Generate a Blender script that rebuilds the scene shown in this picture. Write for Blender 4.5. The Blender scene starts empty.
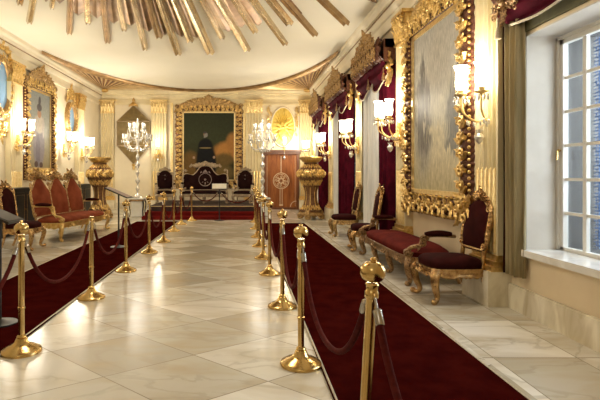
import bpy, bmesh, math, random
from math import sin, cos, pi, radians, sqrt
from mathutils import Vector, Matrix, noise
random.seed(7)
SC = bpy.context.scene
COL = SC.collection
V = Vector

# ------------------------------------------------------------------ camera, world, lights, exposure
cam_d = bpy.data.cameras.new('camera'); cam = bpy.data.objects.new('camera', cam_d); COL.objects.link(cam)
cam.location = (0, 0, 1.36); cam.rotation_euler = (pi/2, 0, 0)
cam_d.sensor_width = 36; cam_d.lens = 500/600*36
cam_d.shift_x = (300-242)/600; cam_d.shift_y = -(200-174)/600
cam_d.clip_end = 200
SC.camera = cam
world = bpy.data.worlds.new('sky'); SC.world = world; world.use_nodes = True
bg = world.node_tree.nodes['Background']; bg.inputs[0].default_value = (0.42, 0.62, 1.0, 1); bg.inputs[1].default_value = .5
SC.view_settings.view_transform = 'Standard'; SC.view_settings.look = 'None'
SC.view_settings.exposure = 0.65; SC.view_settings.gamma = 1.0; SC.view_settings.use_curve_mapping = False
WARM = (1.0, 0.92, 0.76)
SCONCE_W = 46.0
SHADE_E = 7.0
def lamp(name, loc, power, color, radius=0.3, kind='POINT', rot=None, size=None):
    d = bpy.data.lights.new(name, kind); d.energy = power; d.color = color
    if kind == 'POINT': d.shadow_soft_size = radius
    if kind == 'AREA': d.shape = 'RECTANGLE'; d.size, d.size_y = size
    o = bpy.data.objects.new(name, d); COL.objects.link(o); o.location = loc
    if rot: o.rotation_euler = rot
    return o
lamp('fill_light', (-1.3, 5.0, 3.8), 105, (1.0, 0.94, 0.83), 0.6)  # added fill lamp above the view
lamp('fill_light', (-1.3, -1.5, 3.4), 30, (1.0, 0.93, 0.80), 0.5)  # added lamp behind the camera for warm fill, without a fixture
lamp('daylight', (4.1, 3.7, 2.1), 190, (0.88, 0.94, 1.0), kind='AREA', rot=(0, radians(-90-8)+pi, 0), size=(2.2, 2.3))

# ------------------------------------------------------------------ materials
def N(nt, t, **kw):
    n = nt.nodes.new(t)
    for k, v in kw.items(): setattr(n, k, v)
    return n
def base_mat(name):
    m = bpy.data.materials.new(name); m.use_nodes = True
    nt = m.node_tree; b = nt.nodes['Principled BSDF']
    return m, nt, b
def ramp(nt, stops, fac):
    r = N(nt, 'ShaderNodeValToRGB'); e = r.color_ramp.elements
    while len(e) < len(stops): e.new(0.5)
    for el, (p, c) in zip(e, stops): el.position = p; el.color = (*c, 1)
    nt.links.new(fac, r.inputs[0]); return r.outputs[0]
def tex(nt, scale, detail=3, rough=.55, dist=0, kind='Object', stretch=None):
    tc = N(nt, 'ShaderNodeTexCoord'); o = tc.outputs[kind]
    if stretch:
        mp = N(nt, 'ShaderNodeMapping'); mp.inputs['Scale'].default_value = stretch
        nt.links.new(o, mp.inputs[0]); o = mp.outputs[0]
    n = N(nt, 'ShaderNodeTexNoise'); n.inputs['Scale'].default_value = scale; n.inputs['Detail'].default_value = detail
    n.inputs['Roughness'].default_value = rough; n.inputs['Distortion'].default_value = dist
    nt.links.new(o, n.inputs['Vector']); return n.outputs[0]
def bump(nt, b, h, strength=.3, dist=.01):
    n = N(nt, 'ShaderNodeBump'); n.inputs['Strength'].default_value = strength; n.inputs['Distance'].default_value = dist
    nt.links.new(h, n.inputs['Height']); nt.links.new(n.outputs[0], b.inputs['Normal'])
def simple(name, c0, c1, scale=8, rough=.5, metal=0., bmp=0., bscale=None, spec=.5, sheen=0., stretch=None, bd=.01, lo=.35, hi=.65, dist=0):
    m, nt, b = base_mat(name)
    f = tex(nt, scale, dist=dist, stretch=stretch)
    nt.links.new(ramp(nt, [(lo, c0), (hi, c1)], f), b.inputs['Base Color'])
    b.inputs['Roughness'].default_value = rough; b.inputs['Metallic'].default_value = metal
    b.inputs['Specular IOR Level'].default_value = spec
    if sheen:
        b.inputs['Sheen Weight'].default_value = sheen; b.inputs['Sheen Roughness'].default_value = .4
        b.inputs['Sheen Tint'].default_value = (*[min(1, x*3+.1) for x in c1], 1)
    if bmp: bump(nt, b, tex(nt, bscale or scale*4, stretch=stretch), bmp, bd)
    return m
M = {}
M['brass'] = simple('brass', (.56,.37,.13), (.70,.49,.20), 6, .21, 1)
M['gold'] = simple('gilding', (.62,.40,.12), (.86,.62,.26), 22, .33, .9, .6, 70, bd=.006)
M['gold_pale'] = simple('pale_gilding', (.72,.53,.23), (.88,.70,.36), 18, .36, .8, .5, 60, bd=.006)
M['gold_wear'] = simple('worn_gilding', (.16,.075,.03), (.66,.45,.19), 48, .36, .8, .6, 90, bd=.006, lo=.36, hi=.62)
M['gold_bole'] = simple('gilding_over_red_bole', (.13,.042,.022), (.72,.51,.23), 46, .36, .75, .7, 90, bd=.006, lo=.38, hi=.58)
M['gold_chair'] = simple('brown_gilding', (.32,.175,.07), (.64,.42,.18), 20, .24, .88, .6, 90, bd=.006)
M['gold_dull'] = simple('dull_pale_gilding', (.30,.21,.13), (.52,.42,.29), 44, .4, .6, .6, 90, bd=.006)
M['plaque'] = simple('yellow_gilding', (.66,.45,.08), (.78,.58,.14), 9, .45, .35, .3, 50)
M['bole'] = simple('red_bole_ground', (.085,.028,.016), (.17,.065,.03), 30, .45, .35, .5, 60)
M['urn_recess_shade'] = simple('brown_urn_recess_shade', (.11,.048,.022), (.24,.12,.05), 30, .4, .5, .5, 60)  # brown urn body, darkened so recesses between the relief look shaded
M['bole_gold'] = simple('rubbed_gilding', (.30,.17,.065), (.52,.34,.14), 40, .38, .6, .5, 60)
M['gold_dark'] = simple('dark_gilding', (.10,.045,.022), (.42,.26,.12), 48, .38, .7, .7, 90, bd=.008, lo=.34, hi=.56)
M['bronze_panel'] = simple('bronze_panel', (.17,.115,.040), (.25,.175,.065), 5, .6, .1)
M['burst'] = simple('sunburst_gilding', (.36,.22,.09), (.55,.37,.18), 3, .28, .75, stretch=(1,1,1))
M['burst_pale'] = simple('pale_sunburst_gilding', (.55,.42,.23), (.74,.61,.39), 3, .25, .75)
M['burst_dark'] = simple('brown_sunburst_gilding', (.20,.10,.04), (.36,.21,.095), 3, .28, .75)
M['fan'] = simple('fan_gilding', (.34,.20,.085), (.54,.35,.17), 4, .34, .65)
M['fan_rib'] = simple('fan_rib_gilding', (.58,.42,.22), (.76,.58,.34), 4, .36, .5)
M['fan_dark'] = simple('fan_groove_wood', (.14,.055,.025), (.22,.09,.04), 4, .5, .2)
M['wall'] = simple('cream_plaster', (.77,.68,.50), (.83,.74,.55), 2.2, .55, 0, .05, 30)
M['wall_warm'] = simple('ochre_plaster', (.72,.58,.38), (.78,.64,.43), 2.2, .55, 0, .05, 30)
M['cream'] = simple('cream_paint', (.80,.72,.54), (.85,.77,.60), 3, .40)
M['white_paint'] = simple('white_paint', (.74,.70,.62), (.80,.76,.68), 3, .35)
M['reveal'] = simple('reveal_plaster', (.64,.58,.49), (.71,.65,.56), 3, .6, 0, .05, 25)
M['ceiling'] = simple('ceiling_plaster', (.86,.82,.69), (.89,.85,.73), .8, .7)
M['pilaster'] = simple('pilaster_paint', (.72,.61,.36), (.80,.69,.44), 3, .42)
M['velvet_red'] = simple('red_velvet', (.085,.010,.008), (.125,.016,.011), 5, .85, 0, .2, 160, spec=.03)
M['velvet_rust'] = simple('rust_velvet', (.20,.045,.020), (.29,.075,.034), 4, .85, 0, .2, 160, spec=.05)
M['velvet_dark'] = simple('dark_velvet', (.024,.005,.004), (.040,.008,.007), 5, .85, 0, .2, 160, spec=.03)
M['velvet_black'] = simple('blackish_velvet', (.012,.004,.004), (.022,.008,.007), 5, .85, 0, .2, 160, spec=.03)
M['velvet_wine'] = simple('wine_velvet', (.040,.003,.008), (.085,.006,.015), 5, .85, 0, .1, 80, spec=.03)
M['rope'] = simple('rope_velvet', (.065,.009,.007), (.10,.014,.010), 40, .8, 0, .3, 120, spec=.06)
M['carpet'] = simple('carpet_pile', (.030,.0026,.0022), (.046,.0045,.003), 5, .95, 0, .5, 180, spec=.0)
M['dais_red'] = simple('dais_carpet', (.12,.010,.009), (.16,.014,.011), 5, .95, 0, .5, 180, spec=.0)
M['dais_dark'] = simple('dais_cloth', (.022,.012,.010), (.050,.022,.016), 5, .8, 0, .3, 120)
M['olive'] = simple('olive_lining', (.085,.075,.025), (.13,.115,.04), 6, .8, 0, .2, 90, stretch=(1,1,.1))
M['olive_gold'] = simple('olive_gold_brocade', (.25,.20,.095), (.42,.33,.18), 9, .8, 0, .2, 90, stretch=(3,3,.2))
M['sheer'] = simple('sheer_cloth', (.66,.66,.64), (.82,.80,.76), 5, .8, stretch=(4,4,.2))
M['fringe'] = simple('fringe_cord', (.50,.41,.28), (.66,.57,.42), 60, .7, 0, .5, 200)
M['black'] = simple('black_lacquer', (.010,.010,.009), (.018,.016,.014), 4, .4, spec=.15)
M['black_metal'] = simple('black_metal', (.018,.017,.017), (.03,.028,.027), 9, .4, .4)
M['chrome'] = simple('chrome', (.75,.75,.75), (.85,.85,.85), 9, .15, 1)
M['steel'] = simple('dull_steel', (.34,.31,.27), (.46,.42,.36), 9, .25, 1)
M['paper'] = simple('paper_sheet', (.80,.76,.64), (.88,.84,.74), 20, .6)
M['board'] = simple('board_face', (.26,.17,.14), (.36,.25,.20), 12, .5)
M['skirting'] = simple('skirting_marble', (.55,.46,.30), (.82,.75,.58), 3.2, .25, stretch=(1,1.6,.5), lo=.3, hi=.62, dist=1.0)
M['sill'] = simple('sill_marble', (.70,.66,.60), (.86,.84,.80), 3, .16, lo=.3, dist=1.2)
M['marble_top'] = simple('white_marble', (.80,.78,.70), (.90,.88,.82), 4, .2)
M['silver'] = simple('silver_thread', (.26,.19,.17), (.44,.34,.30), 60, .5, .4)
M['mirror'] = simple('painted_reflection', (.22,.42,.68), (.30,.50,.76), 2, .15, .0)  # daylight reflected in the mirrors is painted as a plain blue colour
M['outer_reveal_shade'] = simple('shaded_outer_reveal', (.06,.057,.053), (.09,.085,.08), 3, .8)  # shade of the outer reveal put into a near-black base colour

def wood_mat():
    m, nt, b = base_mat('inlaid_wood')
    f = tex(nt, 3.5, 5, .6, .8, stretch=(2.2,1,.35))
    nt.links.new(ramp(nt, [(.3,(.13,.036,.010)),(.5,(.27,.085,.022)),(.72,(.38,.14,.04))], f), b.inputs['Base Color'])
    b.inputs['Roughness'].default_value = .35; b.inputs['Specular IOR Level'].default_value = .25; return m
M['wood'] = wood_mat()
M['inlay'] = simple('pale_inlay', (.66,.50,.32), (.78,.62,.42), 30, .3)
M['wood_dark'] = simple('dark_wood', (.10,.035,.014), (.17,.06,.024), 6, .3, stretch=(4,4,.4))

def shade_mat():
    m, nt, b = base_mat('lit_glass_shade'); nt.nodes.remove(b)
    out = nt.nodes['Material Output']
    e = N(nt, 'ShaderNodeEmission'); e.inputs[0].default_value = (1, .86, .62, 1); e.inputs[1].default_value = SHADE_E
    t = N(nt, 'ShaderNodeBsdfTransparent'); mx = N(nt, 'ShaderNodeMixShader'); mx.inputs[0].default_value = .45
    nt.links.new(e.outputs[0], mx.inputs[1]); nt.links.new(t.outputs[0], mx.inputs[2]); nt.links.new(mx.outputs[0], out.inputs[0])
    return m
M['shade'] = shade_mat()
def crystal_mat(name, tint, tfac):
    m, nt, b = base_mat(name); nt.nodes.remove(b); out = nt.nodes['Material Output']
    g = N(nt, 'ShaderNodeBsdfGlossy'); g.inputs[0].default_value = (*tint, 1); g.inputs['Roughness'].default_value = .12
    d = N(nt, 'ShaderNodeBsdfDiffuse'); d.inputs[0].default_value = (.84, .83, .78, 1)
    t = N(nt, 'ShaderNodeBsdfTransparent'); a = N(nt, 'ShaderNodeMixShader'); a.inputs[0].default_value = .45
    mx = N(nt, 'ShaderNodeMixShader'); mx.inputs[0].default_value = tfac
    nt.links.new(g.outputs[0], a.inputs[1]); nt.links.new(d.outputs[0], a.inputs[2])
    nt.links.new(a.outputs[0], mx.inputs[1]); nt.links.new(t.outputs[0], mx.inputs[2]); nt.links.new(mx.outputs[0], out.inputs[0])
    return m
M['crystal'] = crystal_mat('cut_crystal', (1.,.99,.95), .10)
def glass_mat():
    m, nt, b = base_mat('window_glass'); nt.nodes.remove(b); out = nt.nodes['Material Output']
    g = N(nt, 'ShaderNodeBsdfGlossy'); g.inputs['Roughness'].default_value = .03
    t = N(nt, 'ShaderNodeBsdfTransparent'); t.inputs[0].default_value = (.93,.96,.97,1)
    mx = N(nt, 'ShaderNodeMixShader'); mx.inputs[0].default_value = .07
    nt.links.new(t.outputs[0], mx.inputs[1]); nt.links.new(g.outputs[0], mx.inputs[2]); nt.links.new(mx.outputs[0], out.inputs[0])
    return m
M['glass'] = glass_mat()
def screen_mat():
    m, nt, b = base_mat('perforated_screen'); out = nt.nodes['Material Output']
    b.inputs['Base Color'].default_value = (.16,.24,.42,1); b.inputs['Roughness'].default_value = .5
    tc = N(nt, 'ShaderNodeTexCoord'); vo = N(nt, 'ShaderNodeTexVoronoi'); vo.inputs['Scale'].default_value = 30; vo.inputs['Randomness'].default_value = .25
    sx = N(nt, 'ShaderNodeSeparateXYZ'); cx = N(nt, 'ShaderNodeCombineXYZ'); nt.links.new(tc.outputs['Object'], sx.inputs[0]); nt.links.new(sx.outputs[0], cx.inputs[0]); nt.links.new(sx.outputs[2], cx.inputs[1])
    vo.voronoi_dimensions = '2D'; nt.links.new(cx.outputs[0], vo.inputs['Vector'])
    lt = N(nt, 'ShaderNodeMath', operation='LESS_THAN'); lt.inputs[1].default_value = .46
    nt.links.new(vo.outputs['Distance'], lt.inputs[0])
    t = N(nt, 'ShaderNodeBsdfTransparent'); mx = N(nt, 'ShaderNodeMixShader')
    nt.links.new(lt.outputs[0], mx.inputs[0]); nt.links.new(b.outputs[0], mx.inputs[1]); nt.links.new(t.outputs[0], mx.inputs[2])
    nt.links.new(mx.outputs[0], out.inputs[0]); return m
M['screen'] = screen_mat()

def math_n(nt, op, a, b=None):
    n = N(nt, 'ShaderNodeMath', operation=op)
    for i, x in enumerate((a, b)):
        if x is None: continue
        if isinstance(x, (int, float)): n.inputs[i].default_value = x
        else: nt.links.new(x, n.inputs[i])
    return n.outputs[0]
def mix_c(nt, fac, c0, c1):
    n = N(nt, 'ShaderNodeMix', data_type='RGBA')
    for s, x in ((n.inputs[0], fac), (n.inputs[6], c0), (n.inputs[7], c1)):
        if isinstance(x, tuple): s.default_value = (*x, 1)
        elif isinstance(x, (int, float)): s.default_value = x
        else: nt.links.new(x, s)
    return n.outputs[2]
def floor_mat():
    m, nt, b = base_mat('marble_floor')
    tc = N(nt, 'ShaderNodeTexCoord'); sp = N(nt, 'ShaderNodeSeparateXYZ'); nt.links.new(tc.outputs['Object'], sp.inputs[0])
    X, Y = sp.outputs[0], sp.outputs[1]
    ux, uy, vx, vy = .567, .405, .534, -.478; det = ux*vy - uy*vx
    px, py = -.3625, 3.757
    dx, dy = math_n(nt, 'SUBTRACT', X, px), math_n(nt, 'SUBTRACT', Y, py)
    a = math_n(nt, 'ADD', math_n(nt, 'MULTIPLY', dx, vy/det), math_n(nt, 'MULTIPLY', dy, -vx/det))
    bb = math_n(nt, 'ADD', math_n(nt, 'MULTIPLY', dx, -uy/det), math_n(nt, 'MULTIPLY', dy, ux/det))
    a2, b2 = math_n(nt, 'MULTIPLY', X, 1/.62), math_n(nt, 'MULTIPLY', math_n(nt, 'ADD', Y, .1), 1/.95)
    side = math_n(nt, 'GREATER_THAN', X, 1.78)
    def mixv(p, q):
        n = N(nt, 'ShaderNodeMix', data_type='FLOAT'); nt.links.new(side, n.inputs[0]); nt.links.new(p, n.inputs[2]); nt.links.new(q, n.inputs[3]); return n.outputs[0]
    a, bb = mixv(a, a2), mixv(bb, b2)
    def edge(t):
        f = math_n(nt, 'FRACT', t); return math_n(nt, 'MINIMUM', f, math_n(nt, 'SUBTRACT', 1.0, f))
    g = math_n(nt, 'LESS_THAN', math_n(nt, 'MINIMUM', edge(a), edge(bb)), .0062)
    cm = N(nt, 'ShaderNodeCombineXYZ'); nt.links.new(math_n(nt, 'FLOOR', a), cm.inputs[0]); nt.links.new(math_n(nt, 'FLOOR', bb), cm.inputs[1])
    wn = N(nt, 'ShaderNodeTexWhiteNoise'); nt.links.new(cm.outputs[0], wn.inputs['Vector'])
    # each slab has its own veining: shift the noise by the slab's number
    off = N(nt, 'ShaderNodeVectorMath', operation='SCALE'); nt.links.new(wn.outputs['Color'], off.inputs[0]); off.inputs['Scale'].default_value = 9
    ad = N(nt, 'ShaderNodeVectorMath', operation='ADD'); nt.links.new(tc.outputs['Object'], ad.inputs[0]); nt.links.new(off.outputs[0], ad.inputs[1])
    def nz(scale, det_, dist, rot=0.0, sc=(1,1,1)):
        mp = N(nt, 'ShaderNodeMapping'); mp.inputs['Scale'].default_value = sc; mp.inputs['Rotation'].default_value = (0,0,rot)
        nt.links.new(ad.outputs[0], mp.inputs[0])
        n = N(nt, 'ShaderNodeTexNoise'); n.inputs['Scale'].default_value = scale; n.inputs['Detail'].default_value = det_; n.inputs['Distortion'].default_value = dist
        nt.links.new(mp.outputs[0], n.inputs['Vector']); return n.outputs[0]
    slab = ramp(nt, [(0, (.47,.43,.345)), (.5, (.65,.61,.51)), (1, (.86,.83,.75))], wn.outputs['Value'])
    cl = mix_c(nt, ramp(nt, [(.42,(0,0,0)),(.68,(.62,.62,.62))], nz(1.5, 8, .5, 1.1, (1,2.6,1))), slab, (.47,.37,.22))
    vein = ramp(nt, [(.475,(0,0,0)),(.495,(.42,.42,.42)),(.505,(.42,.42,.42)),(.535,(0,0,0))], nz(1.1, 8, .7, .7, (1,2.0,1)))
    cl = mix_c(nt, vein, cl, (.40,.35,.26))
    cl = mix_c(nt, g, cl, (.30,.26,.19))
    nt.links.new(cl, b.inputs['Base Color'])
    rr = N(nt, 'ShaderNodeMapRange'); nt.links.new(nz(3, 3, 0), rr.inputs[0]); rr.inputs[3].default_value = .13; rr.inputs[4].default_value = .28
    nt.links.new(rr.outputs[0], b.inputs['Roughness']); b.inputs['Specular IOR Level'].default_value = 1.0
    return m
M['floor'] = floor_mat()

def painting(name, stops, blobs, nscale=5, stretch=(1,1,1), namt=.15, rough=.35, grain=.12, gs=(1,1,1)):
    """canvas paint: vertical ramp, soft blobs (u,v,ru,rv,soft,colour) in the canvas' own 0..1 frame, brush noise"""
    m, nt, b = base_mat(name)
    tc = N(nt, 'ShaderNodeTexCoord'); sp = N(nt, 'ShaderNodeSeparateXYZ'); nt.links.new(tc.outputs['UV'], sp.inputs[0])
    mp = N(nt, 'ShaderNodeMapping'); mp.inputs['Scale'].default_value = stretch; nt.links.new(tc.outputs['UV'], mp.inputs[0])
    n = N(nt, 'ShaderNodeTexNoise'); n.inputs['Scale'].default_value = nscale; n.inputs['Detail'].default_value = 6; nt.links.new(mp.outputs[0], n.inputs['Vector'])
    w = math_n(nt, 'MULTIPLY', math_n(nt, 'SUBTRACT', n.outputs[0], .5), namt*2)
    u, v = math_n(nt, 'ADD', sp.outputs[0], w), math_n(nt, 'ADD', sp.outputs[1], w)
    c = ramp(nt, stops, v)
    for (cu, cv, ru, rv, soft, col) in blobs:
        ds = math_n(nt, 'ADD', math_n(nt, 'POWER', math_n(nt, 'ABSOLUTE', math_n(nt, 'DIVIDE', math_n(nt, 'SUBTRACT', u if soft > .3 else math_n(nt, 'ADD', sp.outputs[0], math_n(nt, 'MULTIPLY', w, .15)), cu), ru)), 2.0),
                    math_n(nt, 'POWER', math_n(nt, 'ABSOLUTE', math_n(nt, 'DIVIDE', math_n(nt, 'SUBTRACT', v if soft > .3 else sp.outputs[1], cv), rv)), 2.0))
        mr = N(nt, 'ShaderNodeMapRange', interpolation_type='SMOOTHSTEP'); nt.links.new(ds, mr.inputs[0])
        mr.inputs[1].default_value = 1-soft; mr.inputs[2].default_value = 1+soft; mr.inputs[3].default_value = 1; mr.inputs[4].default_value = 0
        c = mix_c(nt, mr.outputs[0], c, col)
    mg = N(nt, 'ShaderNodeMapping'); mg.inputs['Scale'].default_value = gs; nt.links.new(tc.outputs['UV'], mg.inputs[0])
    ng = N(nt, 'ShaderNodeTexNoise'); ng.inputs['Scale'].default_value = 22; ng.inputs['Detail'].default_value = 8; ng.inputs['Roughness'].default_value = .7; nt.links.new(mg.outputs[0], ng.inputs['Vector'])
    gm = N(nt, 'ShaderNodeMapRange'); nt.links.new(ng.outputs[0], gm.inputs[0]); gm.inputs[1].default_value = .35; gm.inputs[2].default_value = .65; gm.inputs[3].default_value = 1-grain; gm.inputs[4].default_value = 1+grain
    vm = N(nt, 'ShaderNodeVectorMath', operation='SCALE'); nt.links.new(c, vm.inputs[0]); nt.links.new(gm.outputs[0], vm.inputs['Scale']); c = vm.outputs[0]
    nt.links.new(c, b.inputs['Base Color']); b.inputs['Roughness'].default_value = .55; b.inputs['Specular IOR Level'].default_value = .12
    return m
M['seascape'] = painting('harbour_canvas', [(0,(.46,.40,.24)),(.22,(.62,.55,.38)),(.42,(.58,.54,.42)),(.7,(.54,.51,.44)),(1,(.44,.42,.38))],
    [(.24,.42,.20,.30,.9,(.29,.27,.24)), (.22,.66,.045,.20,.7,(.17,.155,.14)), (.13,.50,.04,.22,.7,(.20,.18,.165)), (.33,.50,.045,.2,.7,(.20,.18,.165)), (.27,.36,.14,.12,.8,(.18,.165,.145)), (.90,.42,.17,.18,.9,(.20,.195,.175)), (.97,.58,.06,.20,.7,(.20,.19,.18)), (.82,.50,.03,.14,.7,(.22,.21,.19)), (.28,.44,.035,.06,.7,(.62,.57,.45)),
     (.5,.35,.18,.05,.9,(.58,.52,.36)), (.62,.78,.25,.18,.95,(.47,.44,.38)), (.86,.27,.16,.03,.7,(.24,.23,.20))], 9, (3,.8,1), .13, .35, .30, (2.4,.7,1))
M['figure'] = painting('standing_figure_canvas', [(0,(.33,.27,.15)),(.3,(.40,.37,.26)),(.6,(.36,.37,.33)),(1,(.28,.30,.30))],
    [(.48,.30,.26,.30,.3,(.27,.24,.27)), (.44,.22,.10,.22,.3,(.20,.18,.22)), (.50,.58,.23,.12,.3,(.58,.52,.44)), (.32,.54,.05,.14,.3,(.50,.44,.40)), (.68,.54,.05,.14,.3,(.50,.44,.40)), (.50,.715,.085,.055,.25,(.50,.28,.17)),  # pale chest blob paints in a sconce's reflection on the canvas
     (.50,.80,.11,.05,.3,(.13,.11,.11)), (.50,.87,.05,.06,.5,(.10,.09,.10)), (.36,.05,.08,.04,.3,(.10,.06,.05)), (.58,.04,.08,.04,.3,(.10,.06,.05))], 6, (1,1,1), .08)
M['portrait'] = painting('portrait_canvas', [(0,(.035,.028,.012)),(.3,(.035,.036,.016)),(.6,(.040,.046,.022)),(1,(.030,.034,.018))],
    [(.14,.20,.20,.22,.6,(.15,.085,.025)), (.86,.42,.26,.14,.7,(.42,.20,.055)), (.98,.54,.14,.16,.7,(.36,.17,.05)), (.80,.30,.18,.10,.6,(.14,.09,.03)), (.8,.1,.2,.1,.6,(.16,.11,.04)),
     (.44,.22,.20,.36,.30,(.010,.010,.011)), (.43,.50,.14,.115,.30,(.011,.011,.012)), (.42,.675,.032,.036,.3,(.22,.14,.085)), (.425,.645,.034,.028,.4,(.24,.225,.20)), (.42,.706,.036,.016,.3,(.06,.05,.05)),
     (.43,.475,.12,.010,.3,(.26,.19,.08)), (.20,.33,.024,.02,.3,(.38,.25,.16)), (.60,.335,.024,.02,.3,(.38,.25,.16))], 5, (1,1,1), .06, .3)

# ------------------------------------------------------------------ mesh builder
class MB:
    def __init__(s): s.v = []; s.f = []
    def add(s, vs, fs):
        k = len(s.v); s.v += [tuple(p) for p in vs]; s.f += [tuple(i+k for i in f) for f in fs]
    def box(s, x0, x1, y0, y1, z0, z1):
        p = [(x,y,z) for z in (z0,z1) for y in (y0,y1) for x in (x0,x1)]
        s.add(p, [(0,2,3,1),(4,5,7,6),(0,1,5,4),(2,6,7,3),(0,4,6,2),(1,3,7,5)])
    def mbox(s, mp, u0, u1, v0, v1, w0, w1):
        p = [mp(u,v,w) for w in (w0,w1) for v in (v0,v1) for u in (u0,u1)]
        s.add(p, [(0,2,3,1),(4,5,7,6),(0,1,5,4),(2,6,7,3),(0,4,6,2),(1,3,7,5)])
    def lathe(s, prof, n=20, c=(0,0,0), fn=None):
        vs = []; m = len(prof)
        for i in range(n):
            a = 2*pi*i/n
            for (r, z) in prof:
                rr = r if fn is None else fn(r, z, a)
                vs.append((c[0]+rr*cos(a), c[1]+rr*sin(a), c[2]+z))
        fs = [(i*m+j, ((i+1)%n)*m+j, ((i+1)%n)*m+j+1, i*m+j+1) for i in range(n) for j in range(m-1)]
        fs.append(tuple(i*m for i in range(n))[::-1]); fs.append(tuple(i*m+m-1 for i in range(n)))
        s.add(vs, fs)
    def tube(s, pts, r, n=6, closed=False):
        pts = [V(p) for p in pts]; k = len(pts)
        rs = r if isinstance(r, (list, tuple)) else [r]*k
        vs = []; up = None
        for i, p in enumerate(pts):
            a = pts[(i-1) % k] if (closed or i > 0) else p; b = pts[(i+1) % k] if (closed or i < k-1) else p
            t = (b-a)
            t = t.normalized() if t.length > 1e-9 else V((0,0,1))
            if up is None: up = V((0,0,1)) if abs(t.z) < .9 else V((1,0,0))
            x = up - t*up.dot(t)
            if x.length < 1e-6: x = t.orthogonal()
            x.normalize(); y = t.cross(x); up = x
            for j in range(n):
                an = 2*pi*j/n; vs.append(p + (x*cos(an)+y*sin(an))*rs[i])
        fs = [(i*n+j, i*n+(j+1)%n, ((i+1)%k)*n+(j+1)%n, ((i+1)%k)*n+j) for i in range(k if closed else k-1) for j in range(n)]
        if not closed: fs += [tuple(range(n))[::-1], tuple((k-1)*n+j for j in range(n))]
        s.add(vs, fs)
    def grid(s, fn, nu, nv, cu=False):
        vs = [fn(i/nu, j/nv) for i in range(nu if cu else nu+1) for j in range(nv+1)]
        m = nv+1; k = nu if cu else nu+1
        s.add(vs, [(i*m+j, ((i+1)%k)*m+j, ((i+1)%k)*m+j+1, i*m+j+1) for i in range(nu) for j in range(nv)])
    def prism(s, poly, mp, w0, w1):
        n = len(poly)
        s.add([mp(u,v,w0) for u,v in poly]+[mp(u,v,w1) for u,v in poly],
              [tuple(range(n))[::-1], tuple(range(n,2*n))]+[(i,(i+1)%n,n+(i+1)%n,n+i) for i in range(n)])
    def ball(s, c, r, n=10, m=6):
        rx, ry, rz = (r,r,r) if isinstance(r,(int,float)) else r
        vs = [(c[0], c[1], c[2]-rz)]
        for j in range(1, m):
            b = -pi/2+pi*j/m
            vs += [(c[0]+rx*cos(b)*cos(2*pi*i/n), c[1]+ry*cos(b)*sin(2*pi*i/n), c[2]+rz*sin(b)) for i in range(n)]
        vs.append((c[0],c[1],c[2]+rz)); fs = []
        for i in range(n):
            fs.append((0, 1+(i+1)%n, 1+i)); L = 1+(m-2)*n
            fs.append((L+i, L+(i+1)%n, L+n))
            for j in range(m-2):
                a = 1+j*n; fs.append((a+i, a+(i+1)%n, a+n+(i+1)%n, a+n+i))
        s.add(vs, fs)
    def build(s, name, mat, parent=None, smooth=True, label=None, solid=0):
        me = bpy.data.meshes.new(name); me.from_pydata(s.v, [], s.f)
        bm = bmesh.new(); bm.from_mesh(me); bmesh.ops.recalc_face_normals(bm, faces=bm.faces); bm.to_mesh(me); bm.free()
        if smooth:
            me.polygons.foreach_set('use_smooth', [True]*len(me.polygons)); me.set_sharp_from_angle(angle=radians(48))
        me.materials.append(mat)
        o = bpy.data.objects.new(name, me); COL.objects.link(o)
        if parent: o.parent = parent
        if label: o['label'] = label
        if solid:
            md = o.modifiers.new('thickness', 'SOLIDIFY'); md.thickness = solid; md.offset = 0
        return o
def tag(o, label, cat, group=None):
    o['label'] = label; o['category'] = cat
    if group: o['group'] = group
    return o
def thing(name, label, cat, loc=(0,0,0), rz=0., group=None):
    o = bpy.data.objects.new(name, None); COL.objects.link(o); o.location = loc; o.rotation_euler = (0,0,rz); o.empty_display_size = .1
    return tag(o, label, cat, group)
def struct(o): o['kind'] = 'structure'; return o
def sroot(name, loc, rz=0.):
    o = bpy.data.objects.new(name, None); COL.objects.link(o); o.location = loc; o.rotation_euler = (0,0,rz); o['kind'] = 'structure'; return o
KIDS = {}
def dup(root, loc, rz=None, label=None):
    def cp(o, par):
        c = o.copy(); COL.objects.link(c)
        if par: c.parent = par
        for ch in [x for x in COL.objects if x.parent == o]: cp(ch, c)
        return c
    r = cp(root, None); r.location = loc
    if rz is not None: r.rotation_euler = (0,0,rz)
    if label: r['label'] = label
    return r
def wm(u0=0, v0=0, w0=0): return lambda u,v,w: V((u0+u, -(w0+w), v0+v))   # wall frame: u across, v up, w out of the wall (towards local -Y)
RZ_R, RZ_L = -pi/2, pi/2        # things on the right wall face -X, on the left wall +X

def catmull(pts, sub=5, closed=False):
    out = []; n = len(pts); P = [V((*p, 0)) if len(p) == 2 else V(p) for p in pts]
    for i in range(n if closed else n-1):
        p0, p1, p2, p3 = (P[(i-1)%n], P[i], P[(i+1)%n], P[(i+2)%n]) if closed else (P[max(i-1,0)], P[i], P[i+1], P[min(i+2,n-1)])
        for k in range(sub):
            t = k/sub
            out.append(.5*((2*p1)+(p2-p0)*t+(2*p0-5*p1+4*p2-p3)*t*t+(3*p1-p0-3*p2+p3)*t**3))
    if not closed: out.append(P[-1])
    return out
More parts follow.
